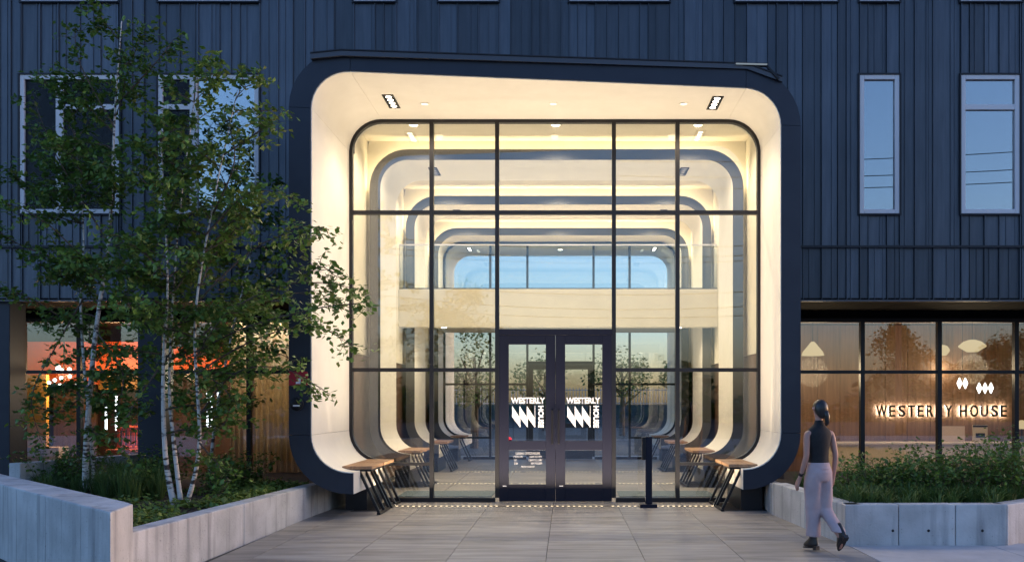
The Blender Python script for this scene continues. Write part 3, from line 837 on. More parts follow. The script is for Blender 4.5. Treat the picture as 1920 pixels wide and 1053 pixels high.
storefront(WXR+.14,10.5,[sx_(v) for v in (1616,1760,1904,2048)],'black gridded shop window right of the portal with the sign inside')
storefront(-12.6,WXL-.14,[sx_(v) for v in (44,150,280,468)],'black gridded shop window left of the portal with the orange room inside')
# soffit and its panel lines
for x0,x1 in ((-12.6,WXL-.14),(WXR+.14,10.5)):
    n=int((x1-x0)/.9)
    for i in range(n):
        a=x0+(x1-x0)*i/n; b_=x0+(x1-x0)*(i+1)/n
        m=MB(); m.box(a+.004,b_-.004,.0,SY+.3,ZS+.001,ZS+.03); m.build('soffit_panel', M['soffit'], bld)
        m=MB(); m.box(a+.004,b_-.004,SY-.03,SY+.03,ztop+.072,ZS-.001); m.build('bulkhead_panel', M['soffit'], bld)
# columns
def column(pa,pb,dd,label):
    xa=(pa-VX)*dd/FPX; xb=(pb-VX)*dd/FPX; y=dd-CAM_D
    m=MB(); m.box(xa,xb,y,y+.45,0,ZS-.001); tag(m.build('column', M['fascia'], bevel=.01),label,'column','navy columns under the left facade')
column(258,303,14.75,'navy column between the two left shop windows')
m=MB(); m.box(sx_(-80),sx_(39),SY-.08,SY-.06,0,ZS-.002); m.build('infill_panel', M['soffit'], bld)
column(-14,18,14.75,'navy column at the left edge of the picture')
# right room
def room_box(x0,x1,y0,y1,z1,mats,name):
    m=MB(); m.box(x0,x1,y0,y1,-.02,-.004); tag(m.build(name+'_floor', mats[0]), kind='structure')
    m=MB(); m.box(x0,x1,y0,y1,z1,z1+.05); tag(m.build(name+'_ceiling', mats[1]), kind='structure')
RX0,RX1=WXR+.15,10.5
m=MB(); m.box(RX0,RX1,1.96,9,.0,.004); tag(m.build('office_floor', M['beige']), kind='structure')
m=MB(); m.box(RX0,RX1,1.96,9,3.36,3.4); tag(m.build('office_ceiling', M['roomceil']), kind='structure')
ww=MB(); ww.box(RX0,RX1,5.42,5.5,0,3.36); ww=tag(ww.build('office_wall', M['brownroom']), kind='structure')
xx=4.55
while xx<RX1:
    m=MB(); m.box(.004,.496,0,.03,0,3.3); m.build('panel', M['woodwall'], ww, loc=(xx,5.385,.02)); xx+=.5
m=MB(); m.box(RX0,4.5,5.3,5.38,0,3.35); tag(m.build('office_side_wall', M['beige']), kind='structure')
m=MB(); m.box(RX0-.02,RX0-.005,1.97,5.4,0,3.36); tag(m.build('office_left_wall', M['woodwall']), kind='structure')
WD = 5.385+CAM_D
# halo sign
sg = thing('backlit_sign', 'dark WESTERLY HOUSE letters glowing on the wood wall behind the right shop window', 'sign')
word='WESTERLY HOUSE'; widths=[]; metas=[]
adv={'W':1.32,'E':.98,'S':.98,'T':.98,'R':1.0,'L':.88,'Y':1.0,' ':.55,'H':1.08,'O':1.12,'U':1.06}
wid={'W':1.12,'E':.66,'S':.72,'T':.74,'R':.70,'L':.62,'Y':.80,'H':.74,'O':.86,'U':.74}
tot=sum(adv[c] for c in word)
x0,x1,z0,z1=px_rect(1641,1887,759,780.5,WD)
k=(x1-x0)/(tot-.2); cx=x0
lm={}
for ch in word:
    if ch!=' ':
        me=fit(text_mesh(ch,.4,.012,.007,M['soffit']),0,wid[ch]*k,0,z1-z0); link('letter',me,sg,loc=(cx,5.315,z0))
        hm=fit(text_mesh(ch,.4,.003,-.006,M['halo']),0,wid[ch]*k*.94,0,(z1-z0)*.94); link('glow_tape',hm,sg,loc=(cx+wid[ch]*k*.03,5.337,z0+(z1-z0)*.03))
    cx+=adv[ch]*k
# counter
t=thing('reception_counter','long beige reception counter below the glowing sign','counter')
m=MB(); m.box(5.3,10.2,4.6,5.2,0,.72); m.build('body', M['beige'], t); m=MB(); m.box(5.25,10.25,4.55,5.22,.721,.76); m.build('top', M['beige'], t, bevel=.008)
p=at(1783,810,19.6); m=MB(); m.box(p.x-.3,p.x+.3,p.y,p.y+.03,.765,1.10); tag(m.build('panel_screen', M['roomceil']),'pale low screen standing on the reception counter','screen')
p=at(1838,808,19.6); m=MB(); m.box(p.x-.16,p.x+.16,p.y,p.y+.02,.765,1.13,0); m.box(p.x-.16,p.x+.16,p.y-.004,p.y-.001,1.08,1.12,1); m.box(p.x-.1,p.x+.1,p.y-.004,p.y-.001,.85,.95,1); tag(m.build('notice_board', [M['beige'],M['frame']]),'small framed notice standing on the counter under the sign','notice')
# pendants
def pendant(px,py,d,prof,label,grp,em,n=24,power=0,cord=True):
    p=at(px,py,d); t=thing('pendant_lamp',label,'pendant lamp',tuple(p),grp)
    m=MB(); m.lathe(prof,(0,0,0),n); m.build('shade',em,t)
    if cord: m=MB(); m.tube([(0,0,prof[-1][1]),(0,0,3.36-p.z)],.006,5); m.build('cord', M['frame'], t)
    if power:
        ld=bpy.data.lights.new('lamp_or_fill_light','POINT'); ld.energy=power*LF; ld.color=(1,.72,.42); ld.shadow_soft_size=.3
        o=bpy.data.objects.new('lamp_or_fill_light',ld); COL.objects.link(o); o.location=p+Vector((0,0,-.45))
diam=[(.10,-.12),(.255,-.02),(.26,0),(.17,.08),(.09,.11),(.05,.12)]
pendant(1823,648,17.8,diam,'large faceted cream pendant lamp behind the right shop window','cream pendant lamps in the office',M['lamp_soft'],power=45)
pendant(1767,655,20,[(.08,-.13),(.15,-.04),(.15,0),(.11,.07),(.05,.1)],'smaller orange cream pendant lamp left of the large one','cream pendant lamps in the office',M['lamp_soft'],power=25)
pendant(1524,655,18.2,[(.22,-.12),(.20,-.05),(.04,.15),(.02,.16)],'cone pendant lamp in the office beside the portal edge','cream pendant lamps in the office',M['lamp_soft'],power=45)
def cluster(pxs,py,d,label):
    c=at(sum(pxs)/len(pxs),py,d); t=thing('lamp_cluster',label,'pendant lamp',tuple(c),'small white faceted lamp clusters')
    for q in pxs:
        p=at(q,py,d)-c; m=MB(); m.lathe([(.006,-.11),(.052,-.01),(.052,.01),(.006,.11)],tuple(p),6); m.build('bulb', M['lamp_bright'], t)
    m=MB(); m.tube([(0,0,.11),(0,0,3.36-c.z)],.005,5); m.build('cord', M['frame'], t)
cluster([1799,1810],718,18.5,'pair of small glowing white faceted lamps above the sign')
cluster([1836,1847,1858],727,18.5,'row of three small glowing white faceted lamps above the sign')
p=at(1916,792,19.6); t=thing('table_lamp','small glowing table lamp on the counter at the right edge','lamp',(p.x,p.y,.762)); m=MB(); m.lathe([(.09,.28),(.05,.46),(.02,.47)],(0,0,0),14); m.build('lamp_shade',M['lamp_soft'],t); m=MB(); m.lathe([(.06,0),(.015,.02),(.012,.28)],(0,0,0),10); m.build('stand',M['frame'],t)
for xx_,yy_ in ((5.2,3.6),(6.8,3.2),(8.4,3.8)):
    downlight(xx_,yy_,3.358,f"{'left' if xx_<6 else ('middle' if xx_<8 else 'right')} round downlight in the office ceiling behind the right shop window",'downlights in the office',power=48)
# left room: orange lounge
LX0,LX1=-12.6,WXL-.15
m=MB(); m.box(LX0,LX1,1.96,9,.0,.004); tag(m.build('lounge_floor', M['brownroom']), kind='structure')
m=MB(); m.box(LX0,LX1,1.96,9,3.36,3.4); tag(m.build('lounge_ceiling', M['brownroom']), kind='structure')
m=MB(); m.box(LX0,LX1,7.4,7.5,0,3.36); tag(m.build('lounge_wall', M['brownroom']), kind='structure')
def pbox(pxa,pxb,pya,pyb,d,dep,mat,name,label,cat,grp=None):
    a=at(pxa,pyb,d); b_=at(pxb,pya,d); m=MB(); m.box(a.x,b_.x,a.y,a.y+dep,max(a.z,.005),min(b_.z,3.35)); return tag(m.build(name,mat,bevel=.01),label,cat,grp)
pbox(46,170,640,720,20.2,.4,M['orange'],'ceiling_beam','orange painted bulkhead high in the lounge at far left','bulkhead','orange bulkheads in the lounge')
pbox(175,262,640,700,20.0,.4,M['orange'],'ceiling_beam','orange painted bulkhead beside the column in the lounge','bulkhead','orange bulkheads in the lounge')
pbox(300,432,650,692,20.4,.4,M['orange'],'ceiling_beam','orange painted bulkhead right of the column in the lounge','bulkhead','orange bulkheads in the lounge')
pbox(46,87,702,838,18.8,.1,M['yellow'],'wall_panel','tall yellow lit panel at the left end of the lounge','wall panel')
pbox(100,180,700,860,21.3,.08,M['woodwall'],'wall_panel','walnut wall panel behind the birch trunks in the lounge','wall panel')
pbox(184,262,705,730,21,.3,M['yellow'],'shelf_unit','yellow orange shelf above the tube lamps in the lounge','shelf')
pbox(46,110,838,900,18.9,.4,M['beige'],'cabinet','low beige cabinet under the yellow panel in the lounge','cabinet')
# pleated curtains
def curtain(pxa,pxb,d,label):
    a=at(pxa,0,d).x; b_=at(pxb,0,d).x; y=d-CAM_D; m=MB(); n=int((b_-a)/.03); vs=[]; fs=[]
    for i in range(n+1):
        xx=a+(b_-a)*i/n; yy=y+.025*math.sin(i*1.7)+.01*math.sin(i*.61)
        vs+=[(xx,yy,.03),(xx,yy,3.3)]
    for i in range(n): fs.append((2*i,2*i+2,2*i+3,2*i+1))
    m.add(vs,fs); o=m.build('curtain',M['curtain'],smooth=True); s=o.modifiers.new('s','SOLIDIFY'); s.thickness=.004
    tag(o,label,'curtain','pleated linen curtains in the lounge')
curtain(432,462,17.1,'narrow pleated linen curtain left of the mullion by the portal')
curtain(476,620,17.0,'wide pleated linen curtain in the shop window beside the portal')
# tube lamps, globes
def tubes(pxs,pya,pyb,d,label):
    c=at(sum(pxs)/len(pxs),(pya+pyb)/2,d); t=thing('tube_pendant',label,'pendant lamp',tuple(c),'vertical tube lamps in the lounge')
    for q in pxs:
        a=at(q,pyb,d)-c; b_=at(q,pya,d)-c; m=MB(); m.tube([a,b_],.022,8); m.build('tube',M['tube'],t)
    m=MB(); z=at(0,pya,d).z-c.z+.03; m.box(-.2,.2,-.02,.02,z-.02,z+.01); m.tube([(0,0,z),(0,0,3.36-c.z)],.006,5); m.build('hanger',M['frame'],t)
tubes([199,218],742,806,19.5,'pair of glowing vertical tube lamps left of the navy column')
tubes([389,396,409],735,800,19.5,'glowing vertical tube lamps right of the navy column')
c=at(120,705,18.5); t=thing('globe_chandelier','cluster of small glowing globes behind the left birch','chandelier',tuple(c))
for (a,b_) in ((100,712),(112,688),(104,690),(125,694),(134,692),(133,705),(113,708),(140,719),(115,721),(145,693),(98,717)):
    p=at(a,b_,18.5)-c; p.y=random.uniform(-.2,.2); m=MB(); m.lathe([(.012,-.035),(.034,-.015),(.034,.015),(.012,.035)],tuple(p),10); m.build('globe',M['lamp_bright'],t)
m=MB(); m.bar((-.3,0,.12),(.3,0,.12),.02,.02); m.bar((0,0,.12),(0,0,3.36-c.z),.015,.015); m.build('stem',M['frame'],t)
# lounge chair silhouettes
def chair(px,d,label):
    x_=(px-VX)*d/FPX; t=thing('lounge_chair',label,'chair',(x_,d-CAM_D,0),'red chairs in the lounge')
    m=MB(); m.box(-.25,.25,-.25,.25,.62,.68); m.build('seat',M['orange'],t,bevel=.02)
    for i in range(5): m=MB(); m.box(-.23+.1*i,-.19+.1*i,.2,.24,.68,1.05); m.build('spindle',M['orange'],t)
    m=MB(); m.box(-.25,.25,.195,.245,1.05,1.11); m.build('backrest',M['orange'],t,bevel=.01)
    for a in (-.22,.22):
        for b_ in (-.22,.22): m=MB(); m.bar((a,b_,.0),(a*.9,b_*.9,.62),.03,.03); m.build('leg',M['orange'],t)
chair(232,18.2,'red spindle back chair in the lounge left of the navy column')
chair(250,19.4,'red chair farther back in the lounge beside the navy column')
for (px_,d_,pw) in ((120,18.8,60),(215,19,50),(360,19,60),(540,18.3,170)):  # last point light is added behind the curtain to brighten it
    p=at(px_,0,d_); ld=bpy.data.lights.new('lamp_or_fill_light','POINT'); ld.energy=pw*LF; ld.color=(1,.55,.25) if px_<500 else (1,.82,.58); ld.shadow_soft_size=.15
    o=bpy.data.objects.new('lamp_or_fill_light',ld); COL.objects.link(o); o.location=(p.x,p.y,2.2)
p=at(530,0,18.2); spot(p.x-.3,2.2,3.25,30); spot(p.x+.35,2.2,3.25,25); spot(-7.9,2.9,3.3,30)  # first two spots are added to brighten the curtain from the glass side
downlight(p.x,p.y,3.358,'round downlight above the curtains beside the portal','downlights in the lounge')
m=thing('x','','') if False else None

# ------------------------------------------------------------------ planters
def wall_thing(name,label,segs,mat=M['concrete'],grp=None):
    t=thing(name,label,'planter wall',(0,0,0),grp)
    for poly,z0,z1 in segs:
        m=MB(); m.prism(poly,z0,z1); m.build('concrete_panel',mat,t,bevel=.012)
    return t
def wall_run(a,b_,th,n,z0,za,zb_,side=1,gap=.012):
    a=Vector(a);b_=Vector(b_);t=(b_-a).normalized();nrm=Vector((-t.y,t.x))*side*th;L=(b_-a).length;out=[]
    for i in range(n):
        s0=L*i/n+(gap if i else 0); s1=L*(i+1)/n; f0=s0/L;f1=s1/L
        p=[a+t*s0,a+t*s1,a+t*s1+nrm,a+t*s0+nrm]
        h=[za+(zb_-za)*f0,za+(zb_-za)*f1]*1
        hh=[h[0],h[1],h[1],h[0]]
        if side<0: p=[p[3],p[2],p[1],p[0]]; hh=[hh[3],hh[2],hh[1],hh[0]]
        out.append(([tuple(q) for q in p],z0,hh))
    return out
wall_thing('planter_wall','foreground pale concrete planter wall at lower left with form marks',
    [([(-3.55,-7.65),(-3.66,-7.05),(-3.81,-6.875),(-4.066,-7.122)],-.03,.75)]+
    wall_run((-4.071,-7.117),(-7.6,-3.5),.36,5,-.03,.75,.75,side=-1))
wall_thing('planter_wall','long low concrete planter wall beside the plaza under the birches',
    wall_run((-3.76,-6.98),(-3.6,-1.75),.2,2,-.03,.483,.43,side=1)+wall_run((-3.6,-1.744),(-3.5,-.1),.2,1,-.03,.43,.40,side=1))
wall_thing('planter_wall','low concrete wall at the back of the left planter by the shop window',
    wall_run((-7.72,-1.9),(-6.95,.9),.2,2,0,.75,.75,side=1))
rw=wall_thing('planter_wall','low concrete planter wall with tie holes right of the walking woman',
    wall_run((3.0,-.5),(2.95,-1.7),.2,1,-.03,.40,.44,side=1)+wall_run((2.95,-1.706),(3.13,-4.5),.2,2,-.03,.46,.46,side=1)+
    wall_run((3.34,-4.5),(4.95,-4.5),.2,1,-.03,.46,.46,side=1)[:0]+
    [([(a,-4.5),(b_,-4.5),(b_,-4.3),(a,-4.3)],-.03,.46) for a,b_ in ((3.138,3.73),(3.737,4.37),(4.377,4.95))]+
    wall_run((4.956,-4.5),(7.6,-2.4),.2,3,-.03,.46,.46,side=1))
for px_ in (1674,1741,1842):
    p=at(px_,994,10.2); m=MB(); m.lathe([(.016,0),(.016,.002)],(0,0,0),12); me=m.mesh('tie_hole',M['frame'])
    for v in me.vertices: v.co=(v.co.x,-v.co.z,v.co.y)
    link('tie_hole',me,rw,loc=(p.x,-4.5005,p.z))
def soil(poly,z,name):
    m=MB(); m.prism(poly,-.03,z); return tag(m.build(name,M['soil']),kind='structure')
LS=[(-3.80,-6.75),(-3.74,-1.7),(-3.72,1.85),(-12.5,1.85),(-12.5,-.6),(-4.45,-6.3)]
LSp=[(-3.9,-6.85),(-3.8,-1.75),(-3.72,-.1),(-3.72,1.8),(-12.5,1.8),(-12.5,1.0),(-7.75,-3.3),(-4.3,-6.75)]
soil([(-3.9,-6.9),(-3.79,-1.75),(-3.72,1.8),(-12.5,1.8),(-12.5,1.2),(-7.8,-3.3),(-4.3,-6.85)],.34,'planter_soil')
soil([(3.2,-4.3),(4.9,-4.3),(7.6,-2.1),(10.5,-.2),(10.5,1.8),(3.1,1.8),(3.1,-1.7)],.36,'planter_soil')

# ------------------------------------------------------------------ vegetation
def leaf_faces(mb,p,size,mi,flat=False):
    a=random.uniform(0,2*math.pi); el=random.uniform(-1.1,.5)
    d=Vector((math.cos(a)*math.cos(el),math.sin(a)*math.cos(el),math.sin(el)))
    u=d.cross(Vector((random.uniform(-.6,.6),random.uniform(-.6,.6),1))).normalized(); n=u.cross(d)
    w_=size*random.uniform(.32,.42)
    v=[p,p+d*size*.45+u*w_-n*size*.06,p+d*size,p+d*size*.45-u*w_-n*size*.06,]
    mb.add(v,[(0,1,2),(0,2,3)],mi)
def leaf_obj_mesh():
    m=MB(); m.add([(0,0,0),(.020,.012,-.004),(.028,.032,-.007),(.016,.056,-.005),(0,.078,0),(-.016,.056,-.005),(-.028,.032,-.007),(-.020,.012,-.004)],
        [(0,1,2,3,4),(0,4,5,6,7)]); return m.mesh('leaf',M['leafo'])
LEAF=leaf_obj_mesh()
def bez(pts,n):
    "catmull-rom resample"
    P=[pts[0]]+list(pts)+[pts[-1]]; out=[]
    for i in range(1,len(P)-2):
        for k in range(n):
            t=k/n; a,b_,c,d=P[i-1],P[i],P[i+1],P[i+2]
            out.append(.5*((2*b_)+(c-a)*t+(2*a-5*b_+4*c-d)*t*t+(3*b_-a-3*c+d)*t**3))
    out.append(P[-2]); return out
def grow_twig(wood,leaves,p0,d0,L,r,spots,ls,dens=1.0,droop=.35):
    n=max(3,int(L/.09)); p=Vector(p0); d=Vector(d0).normalized(); pts=[p.copy()]
    for i in range(n):
        d=(d+Vector((random.gauss(0,.16),random.gauss(0,.16),random.gauss(0,.12)-droop*.12))).normalized()
        p=p+d*(L/n); pts.append(p.copy())
    wood.tube(pts,[r*(1-.8*i/n) for i in range(n+1)],4,1,caps=False)
    for i in range(1,n+1):
        for _ in range(3):
            if random.random()<dens:
                q=pts[i]+Vector((random.gauss(0,.035),random.gauss(0,.035),random.gauss(0,.03)))
                spots.append(q)
    return pts
def birch(base_px, stems, extra, label, seed, nbr, reach, leafmul=1.0, zmin=1.2):
    random.seed(seed)
    b0=at(*base_px); t=thing('birch_tree',label,'tree',(b0.x,b0.y,.3),'birch trees in the left planter')
    spots=[]
    O=Vector((b0.x,b0.y,.3))
    def sub_branch(wood,p,d,L,r):
        pts=grow_twig(wood,None,p,d,L,r,spots,.06,dens=.6)
        n=len(pts)
        for i in range(2,n):
            for _q in range(2):
                a=random.uniform(0,2*math.pi); dd=(pts[i]-pts[i-1]).normalized()
                dd=(dd*.7+Vector((math.cos(a),math.sin(a),random.uniform(-.5,.4)))).normalized()
                grow_twig(wood,None,pts[i],dd,random.uniform(.14,.38)*min(1,L+.3),r*.35,spots,.06,dens=1.0*leafmul)
    branchwood=MB()
    for st,r0 in stems:
        P=bez([at(*q) for q in st],7); P[0].z=.30
        n=len(P); H0=P[0].z; H1=P[-1].z
        tr=MB(); tr.tube([q-O for q in P],[r0*(1-.86*(i/(n-1))**.8) for i in range(n)],9)
        tr.build('trunk',M['bark'],t,smooth=True)
        for j in range(nbr):
            f=random.uniform(0,1)**.85; z=zmin+(H1-zmin)*f
            i=min(range(n),key=lambda q:abs(P[q].z-z)); a=random.uniform(0,2*math.pi)
            fr=(P[i].z-zmin)/(H1-zmin)
            L=reach*(.55+.75*math.sin(math.pi*min(1,max(0,.25+fr*.75))))*random.uniform(.5,1.05)
            up=.15+.9*fr
            dd=Vector((math.cos(a),math.sin(a)*.8,up)).normalized()
            sub_branch(branchwood,P[i],dd,L,.011*(1.2-fr*.5))
    for ex in extra:
        P=bez([at(*q) for q in ex],5); n=len(P)
        branchwood.tube(P,[.013*(1-.8*i/(n-1)) for i in range(n)],5,1,caps=False)
        for i in range(n//4,n):
            for _ in range(2):
                a=random.uniform(0,2*math.pi); dd=(P[i]-P[i-1]).normalized()
                dd=(dd*.6+Vector((math.cos(a),math.sin(a),random.uniform(-.8,.5)))).normalized()
                grow_twig(branchwood,None,P[i],dd,random.uniform(.12,.36),.004,spots,.06,dens=1.0*leafmul)
    branchwood.v=[tuple(Vector(v)-O) for v in branchwood.v]
    branchwood.m=[0]*len(branchwood.m)
    branchwood.build('branches',M['twig'],t)
    spots.sort(key=lambda q:q.y+random.uniform(0,.5))
    big=spots[:290]; rest=spots[290:]
    cr=MB()
    for q in rest:
        s=random.random(); mi=0 if s<.42 else (1 if s<.86 else 2)
        leaf_faces(cr,q-O,random.uniform(.065,.10),mi)
    c=cr.build('crown',[M['leaf1'],M['leaf2'],M['leaf3']],t); c['kind']='stuff'
    for q in big:
        o=bpy.data.objects.new('leaf',LEAF); COL.objects.link(o); o.parent=t; o.location=q-O
        o.rotation_euler=(random.uniform(-1.6,1.0),random.uniform(-.8,.8),random.uniform(0,6.28)); s=random.uniform(.75,1.1); o.scale=(s,s,s)
    print('leaves',len(spots))
    return t
birch((165,918,12.9),[
    ([(160,918,12.9),(164,800,12.9),(180,620,12.8),(205,440,12.7),(215,220,12.5),(228,40,12.4)],.052),
    ([(172,915,13.0),(174,860,13.0),(152,600,13.1),(156,420,13.2),(130,160,13.3)],.036)],
    [[(156,560,12.9),(110,640,12.5),(60,740,12.2),(75,820,12.1)],[(190,520,12.7),(90,420,12.2),(10,380,12.0)],[(180,620,12.8),(230,700,12.4),(215,780,12.3)],
     [(170,720,12.8),(120,770,12.5),(60,760,12.4)],[(200,450,12.7),(110,300,12.5),(60,180,12.5)],[(215,200,12.5),(290,120,12.2),(325,75,12.2)],[(215,240,12.5),(150,120,12.4),(140,50,12.4)],
     [(150,620,13),(60,560,12.6),(0,540,12.4)],[(155,500,13),(40,460,12.8),(-20,420,12.6)]],
    'tall white stemmed birch clump at left nearest the foreground wall',3,31,.95)
birch((338,945,11.1),[
    ([(326,945,11.1),(310,850,11.1),(306,700,11.1),(314,520,11.0),(300,240,10.9)],.043),
    ([(340,948,11.1),(325,820,11.15),(318,700,11.2),(335,420,11.2),(372,130,11.3)],.034),
    ([(350,946,11.1),(374,830,11.05),(366,600,11.0),(400,380,10.9),(445,170,10.9)],.032)],
    [[(368,640,11.0),(450,570,10.9),(560,530,10.8),(685,543,10.7)],[(375,560,11.0),(470,470,10.8),(560,430,10.7),(612,428,10.6)],
     [(368,700,11.0),(470,640,11),(580,610,10.9),(660,645,10.9)],[(372,780,11.05),(440,700,11.0),(530,690,11.0),(612,735,11.0)],
     [(385,440,10.9),(470,360,10.8),(552,372,10.7)],[(420,290,10.9),(480,250,10.8),(495,235,10.8)],[(366,600,11),(480,560,11),(600,545,10.9)],
     [(320,660,11.2),(250,760,10.9),(220,830,10.8)],[(366,660,11),(470,610,10.7),(610,575,10.6),(655,570,10.5)],[(374,830,11),(400,860,10.8),(430,900,10.7)],
     [(400,400,10.9),(440,300,10.8),(420,210,10.8)],[(368,690,11),(430,740,10.9),(420,800,10.9)],[(560,530,10.8),(600,500,10.8),(632,520,10.8)]],
    'three stemmed birch clump in the middle of the left planter reaching over the portal',5,24,.85)
birch((392,890,13.3),[
    ([(392,890,13.4),(408,760,13.4),(436,620,13.3),(470,470,13.1),(480,300,13.0)],.028)],
    [[(420,700,13.3),(500,660,13.0),(560,680,12.2)],[(450,560,13.2),(520,500,12.6),(555,450,12.2)],[(440,600,13.3),(520,590,12.5),(600,600,12.0)]],
    'slender leaning birch behind the three stemmed clump by the curtains',8,24,.75)

def stalk_plant(x,y,z,h,nst,rad,label,cat,grp,leafm,ls=.05,name='shrub',seed=0):
    random.seed(seed); t=thing(name,label,cat,(x,y,z),grp); wd=MB(); lf=MB()
    for i in range(nst):
        a=random.uniform(0,2*math.pi); rr=random.uniform(0,.4)*rad; p=Vector((math.cos(a)*rr,math.sin(a)*rr,0))
        d=Vector((math.cos(a)*random.uniform(.1,.7),math.sin(a)*random.uniform(.1,.7),1)).normalized(); hh=h*random.uniform(.55,1); n=9; pts=[p.copy()]
        for k in range(n):
            d=(d+Vector((random.gauss(0,.12),random.gauss(0,.12),-.02))).normalized(); p=p+d*hh/n; pts.append(p.copy())
            for _ in range(4):
                leaf_faces(lf,p+Vector((random.gauss(0,.045),random.gauss(0,.045),random.gauss(0,.035))),random.uniform(.7,1.3)*ls,random.choice((0,0,1)))
        wd.tube(pts,[.005*(1-.7*k/n) for k in range(n+1)],4,caps=False)
    wd.build('stems',M['twig'],t); c=lf.build('foliage',leafm,t); c['kind']='stuff'; return t
def blades(name,spots,h,label,grp,nb,mat,spread=.25,kind='stuff',w_=.008):
    m=MB()
    for (x,y,z,s) in spots:
        for i in range(nb):
            a=random.uniform(0,2*math.pi); r0=random.uniform(0,.05)*s; p=Vector((x+math.cos(a)*r0,y+math.sin(a)*r0,z)); hh=h*s*random.uniform(.6,1.1); out=random.uniform(.2,1)*spread*s
            d=Vector((math.cos(a),math.sin(a),0)); u=Vector((-d.y,d.x,0))*w_
            p1=p+d*out*.35+Vector((0,0,hh*.65)); p2=p+d*out+Vector((0,0,hh*random.uniform(.75,1.0)))
            m.add([p-u,p+u,p1+u*.8,p1-u*.8,p2],[(0,1,2,3),(3,2,4)])
    o=m.build(name,mat); tag(o,label,'grass',grp,kind); return o
random.seed(21)
# right planter: grass strip in front, shrubs behind
sp=[]
for i in range(330):
    f=random.random(); x_=3.3+4.2*random.random(); yfront=-4.25 if x_<4.9 else -4.25+(x_-4.9)*.79
    sp.append((x_,yfront+random.uniform(0,.75),.35,random.uniform(.7,1.1)))
for i in range(110):
    f=random.random(); sp.append((3.28+random.uniform(0,.5),-4.3+2.6*f,.35,random.uniform(.6,1.0)))
blades('border_grass',sp,.30,'low green border grass along the right planter wall','planting in the right planter',22,M['grass'],.26)
shr=[(1625,.5,.62,11.6),(1680,.5,.62,11.4),(1735,.5,.78,11.3),(1790,.55,.72,11.5),(1842,.55,.85,11.2),(1885,.6,.95,11.3),(1925,.6,.8,11.6),(1650,.5,.6,12.2),(1765,.5,.7,12.3),(1865,.5,.8,12.3)]
desc=['leafy shrub nearest the walking woman in the right planter','leafy shrub under the W of the glowing sign','tall leafy shrub under the mullion through the glowing sign','leafy shrub below the pale counter screen','tall shrub below the framed notice','tallest leafy shrub near the right edge','leafy shrub cut by the right edge of the picture','rear shrub close to the first right mullion','rear shrub close to the second right mullion','rear shrub before the third right mullion']
for i,(px_,rd,hh,dd) in enumerate(shr):
    p=at(px_,0,dd); stalk_plant(p.x,p.y,.35,hh*1.05,34,rd,desc[i],'shrub','leafy shrubs in the right planter',[M['leaf1'],M['leaf2']],ls=.055,seed=40+i)
# left planter
sp=[]
for i in range(60):
    p=at(random.uniform(190,300),0,random.uniform(11.6,13.6)); sp.append((p.x,p.y,.33,random.uniform(.7,1.2)))
for i in range(30):
    p=at(random.uniform(70,200),0,random.uniform(12.4,13.4)); sp.append((p.x,p.y,.33,random.uniform(.5,.8)))
blades('ornamental_grass',sp,.5,'tall feathery ornamental grass between the left birch clumps','planting in the left planter',40,M['grass'],.4,w_=.005)
cm=MB()
random.seed(31)
for i in range(6200):
    d_=random.uniform(8.6,14.2); x0_=-3.85-(14.2-d_)*.0; x_=x0_-abs(random.gauss(0,.5))*1.0 if random.random()<.75 else x0_-random.uniform(0,1.6)
    if d_<9.6 and x_>-3.95: continue
    if d_-CAM_D < -7.65+(-3.55-x_)*1.03+.55: continue
    patch=math.sin(x_*3.1+d_*1.7)+math.sin(d_*3.3-x_*2.1)
    if patch<-.55: continue
    z_=.36+random.uniform(0,.16)*min(1.0,.55+patch*.4)
    leaf_faces(cm,Vector((x_,d_-CAM_D,z_)),random.uniform(.045,.08),0)
tag(cm.build('ground_cover',M['cover']),'bright green low ground cover along the left planter wall','ground cover','planting in the left planter','stuff')
lshr=[(95,13.3,.75),(150,13.2,.7),(300,13.2,.8),(270,12.4,.6),(420,12.8,.7),(455,13.6,.6)]
ld_=['leafy shrub behind the foreground wall at far left','leafy shrub at the foot of the left birch','leafy shrub in front of the navy column','small shrub between the two birch clumps','leafy shrub at the foot of the leaning birch','small shrub below the curtains in the left planter']
for i,(px_,dd,hh) in enumerate(lshr):
    p=at(px_,0,dd); stalk_plant(p.x,p.y,.33,hh,26,.5,ld_[i],'shrub','leafy shrubs in the left planter',[M['leaf1'],M['leaf2']],ls=.06,seed=70+i)
# mulch chips
mc=MB(); random.seed(5)
for i in range(1500):
    d_=random.uniform(8.2,13.5); x_=-3.85-random.uniform(0,2.6); s=random.uniform(.01,.03)
    if d_-CAM_D < -7.65+(-3.55-x_)*1.03+.5: continue
    p=Vector((x_,d_-CAM_D,.345)); a=random.uniform(0,3.14); mc.bar(p-Vector((math.cos(a)*s,math.sin(a)*s,0)),p+Vector((math.cos(a)*s,math.sin(a)*s,.006)),.012,.006)
tag(mc.build('mulch_chips',M['soil']),'loose bark mulch chips on the left planter soil','mulch',None,'stuff')

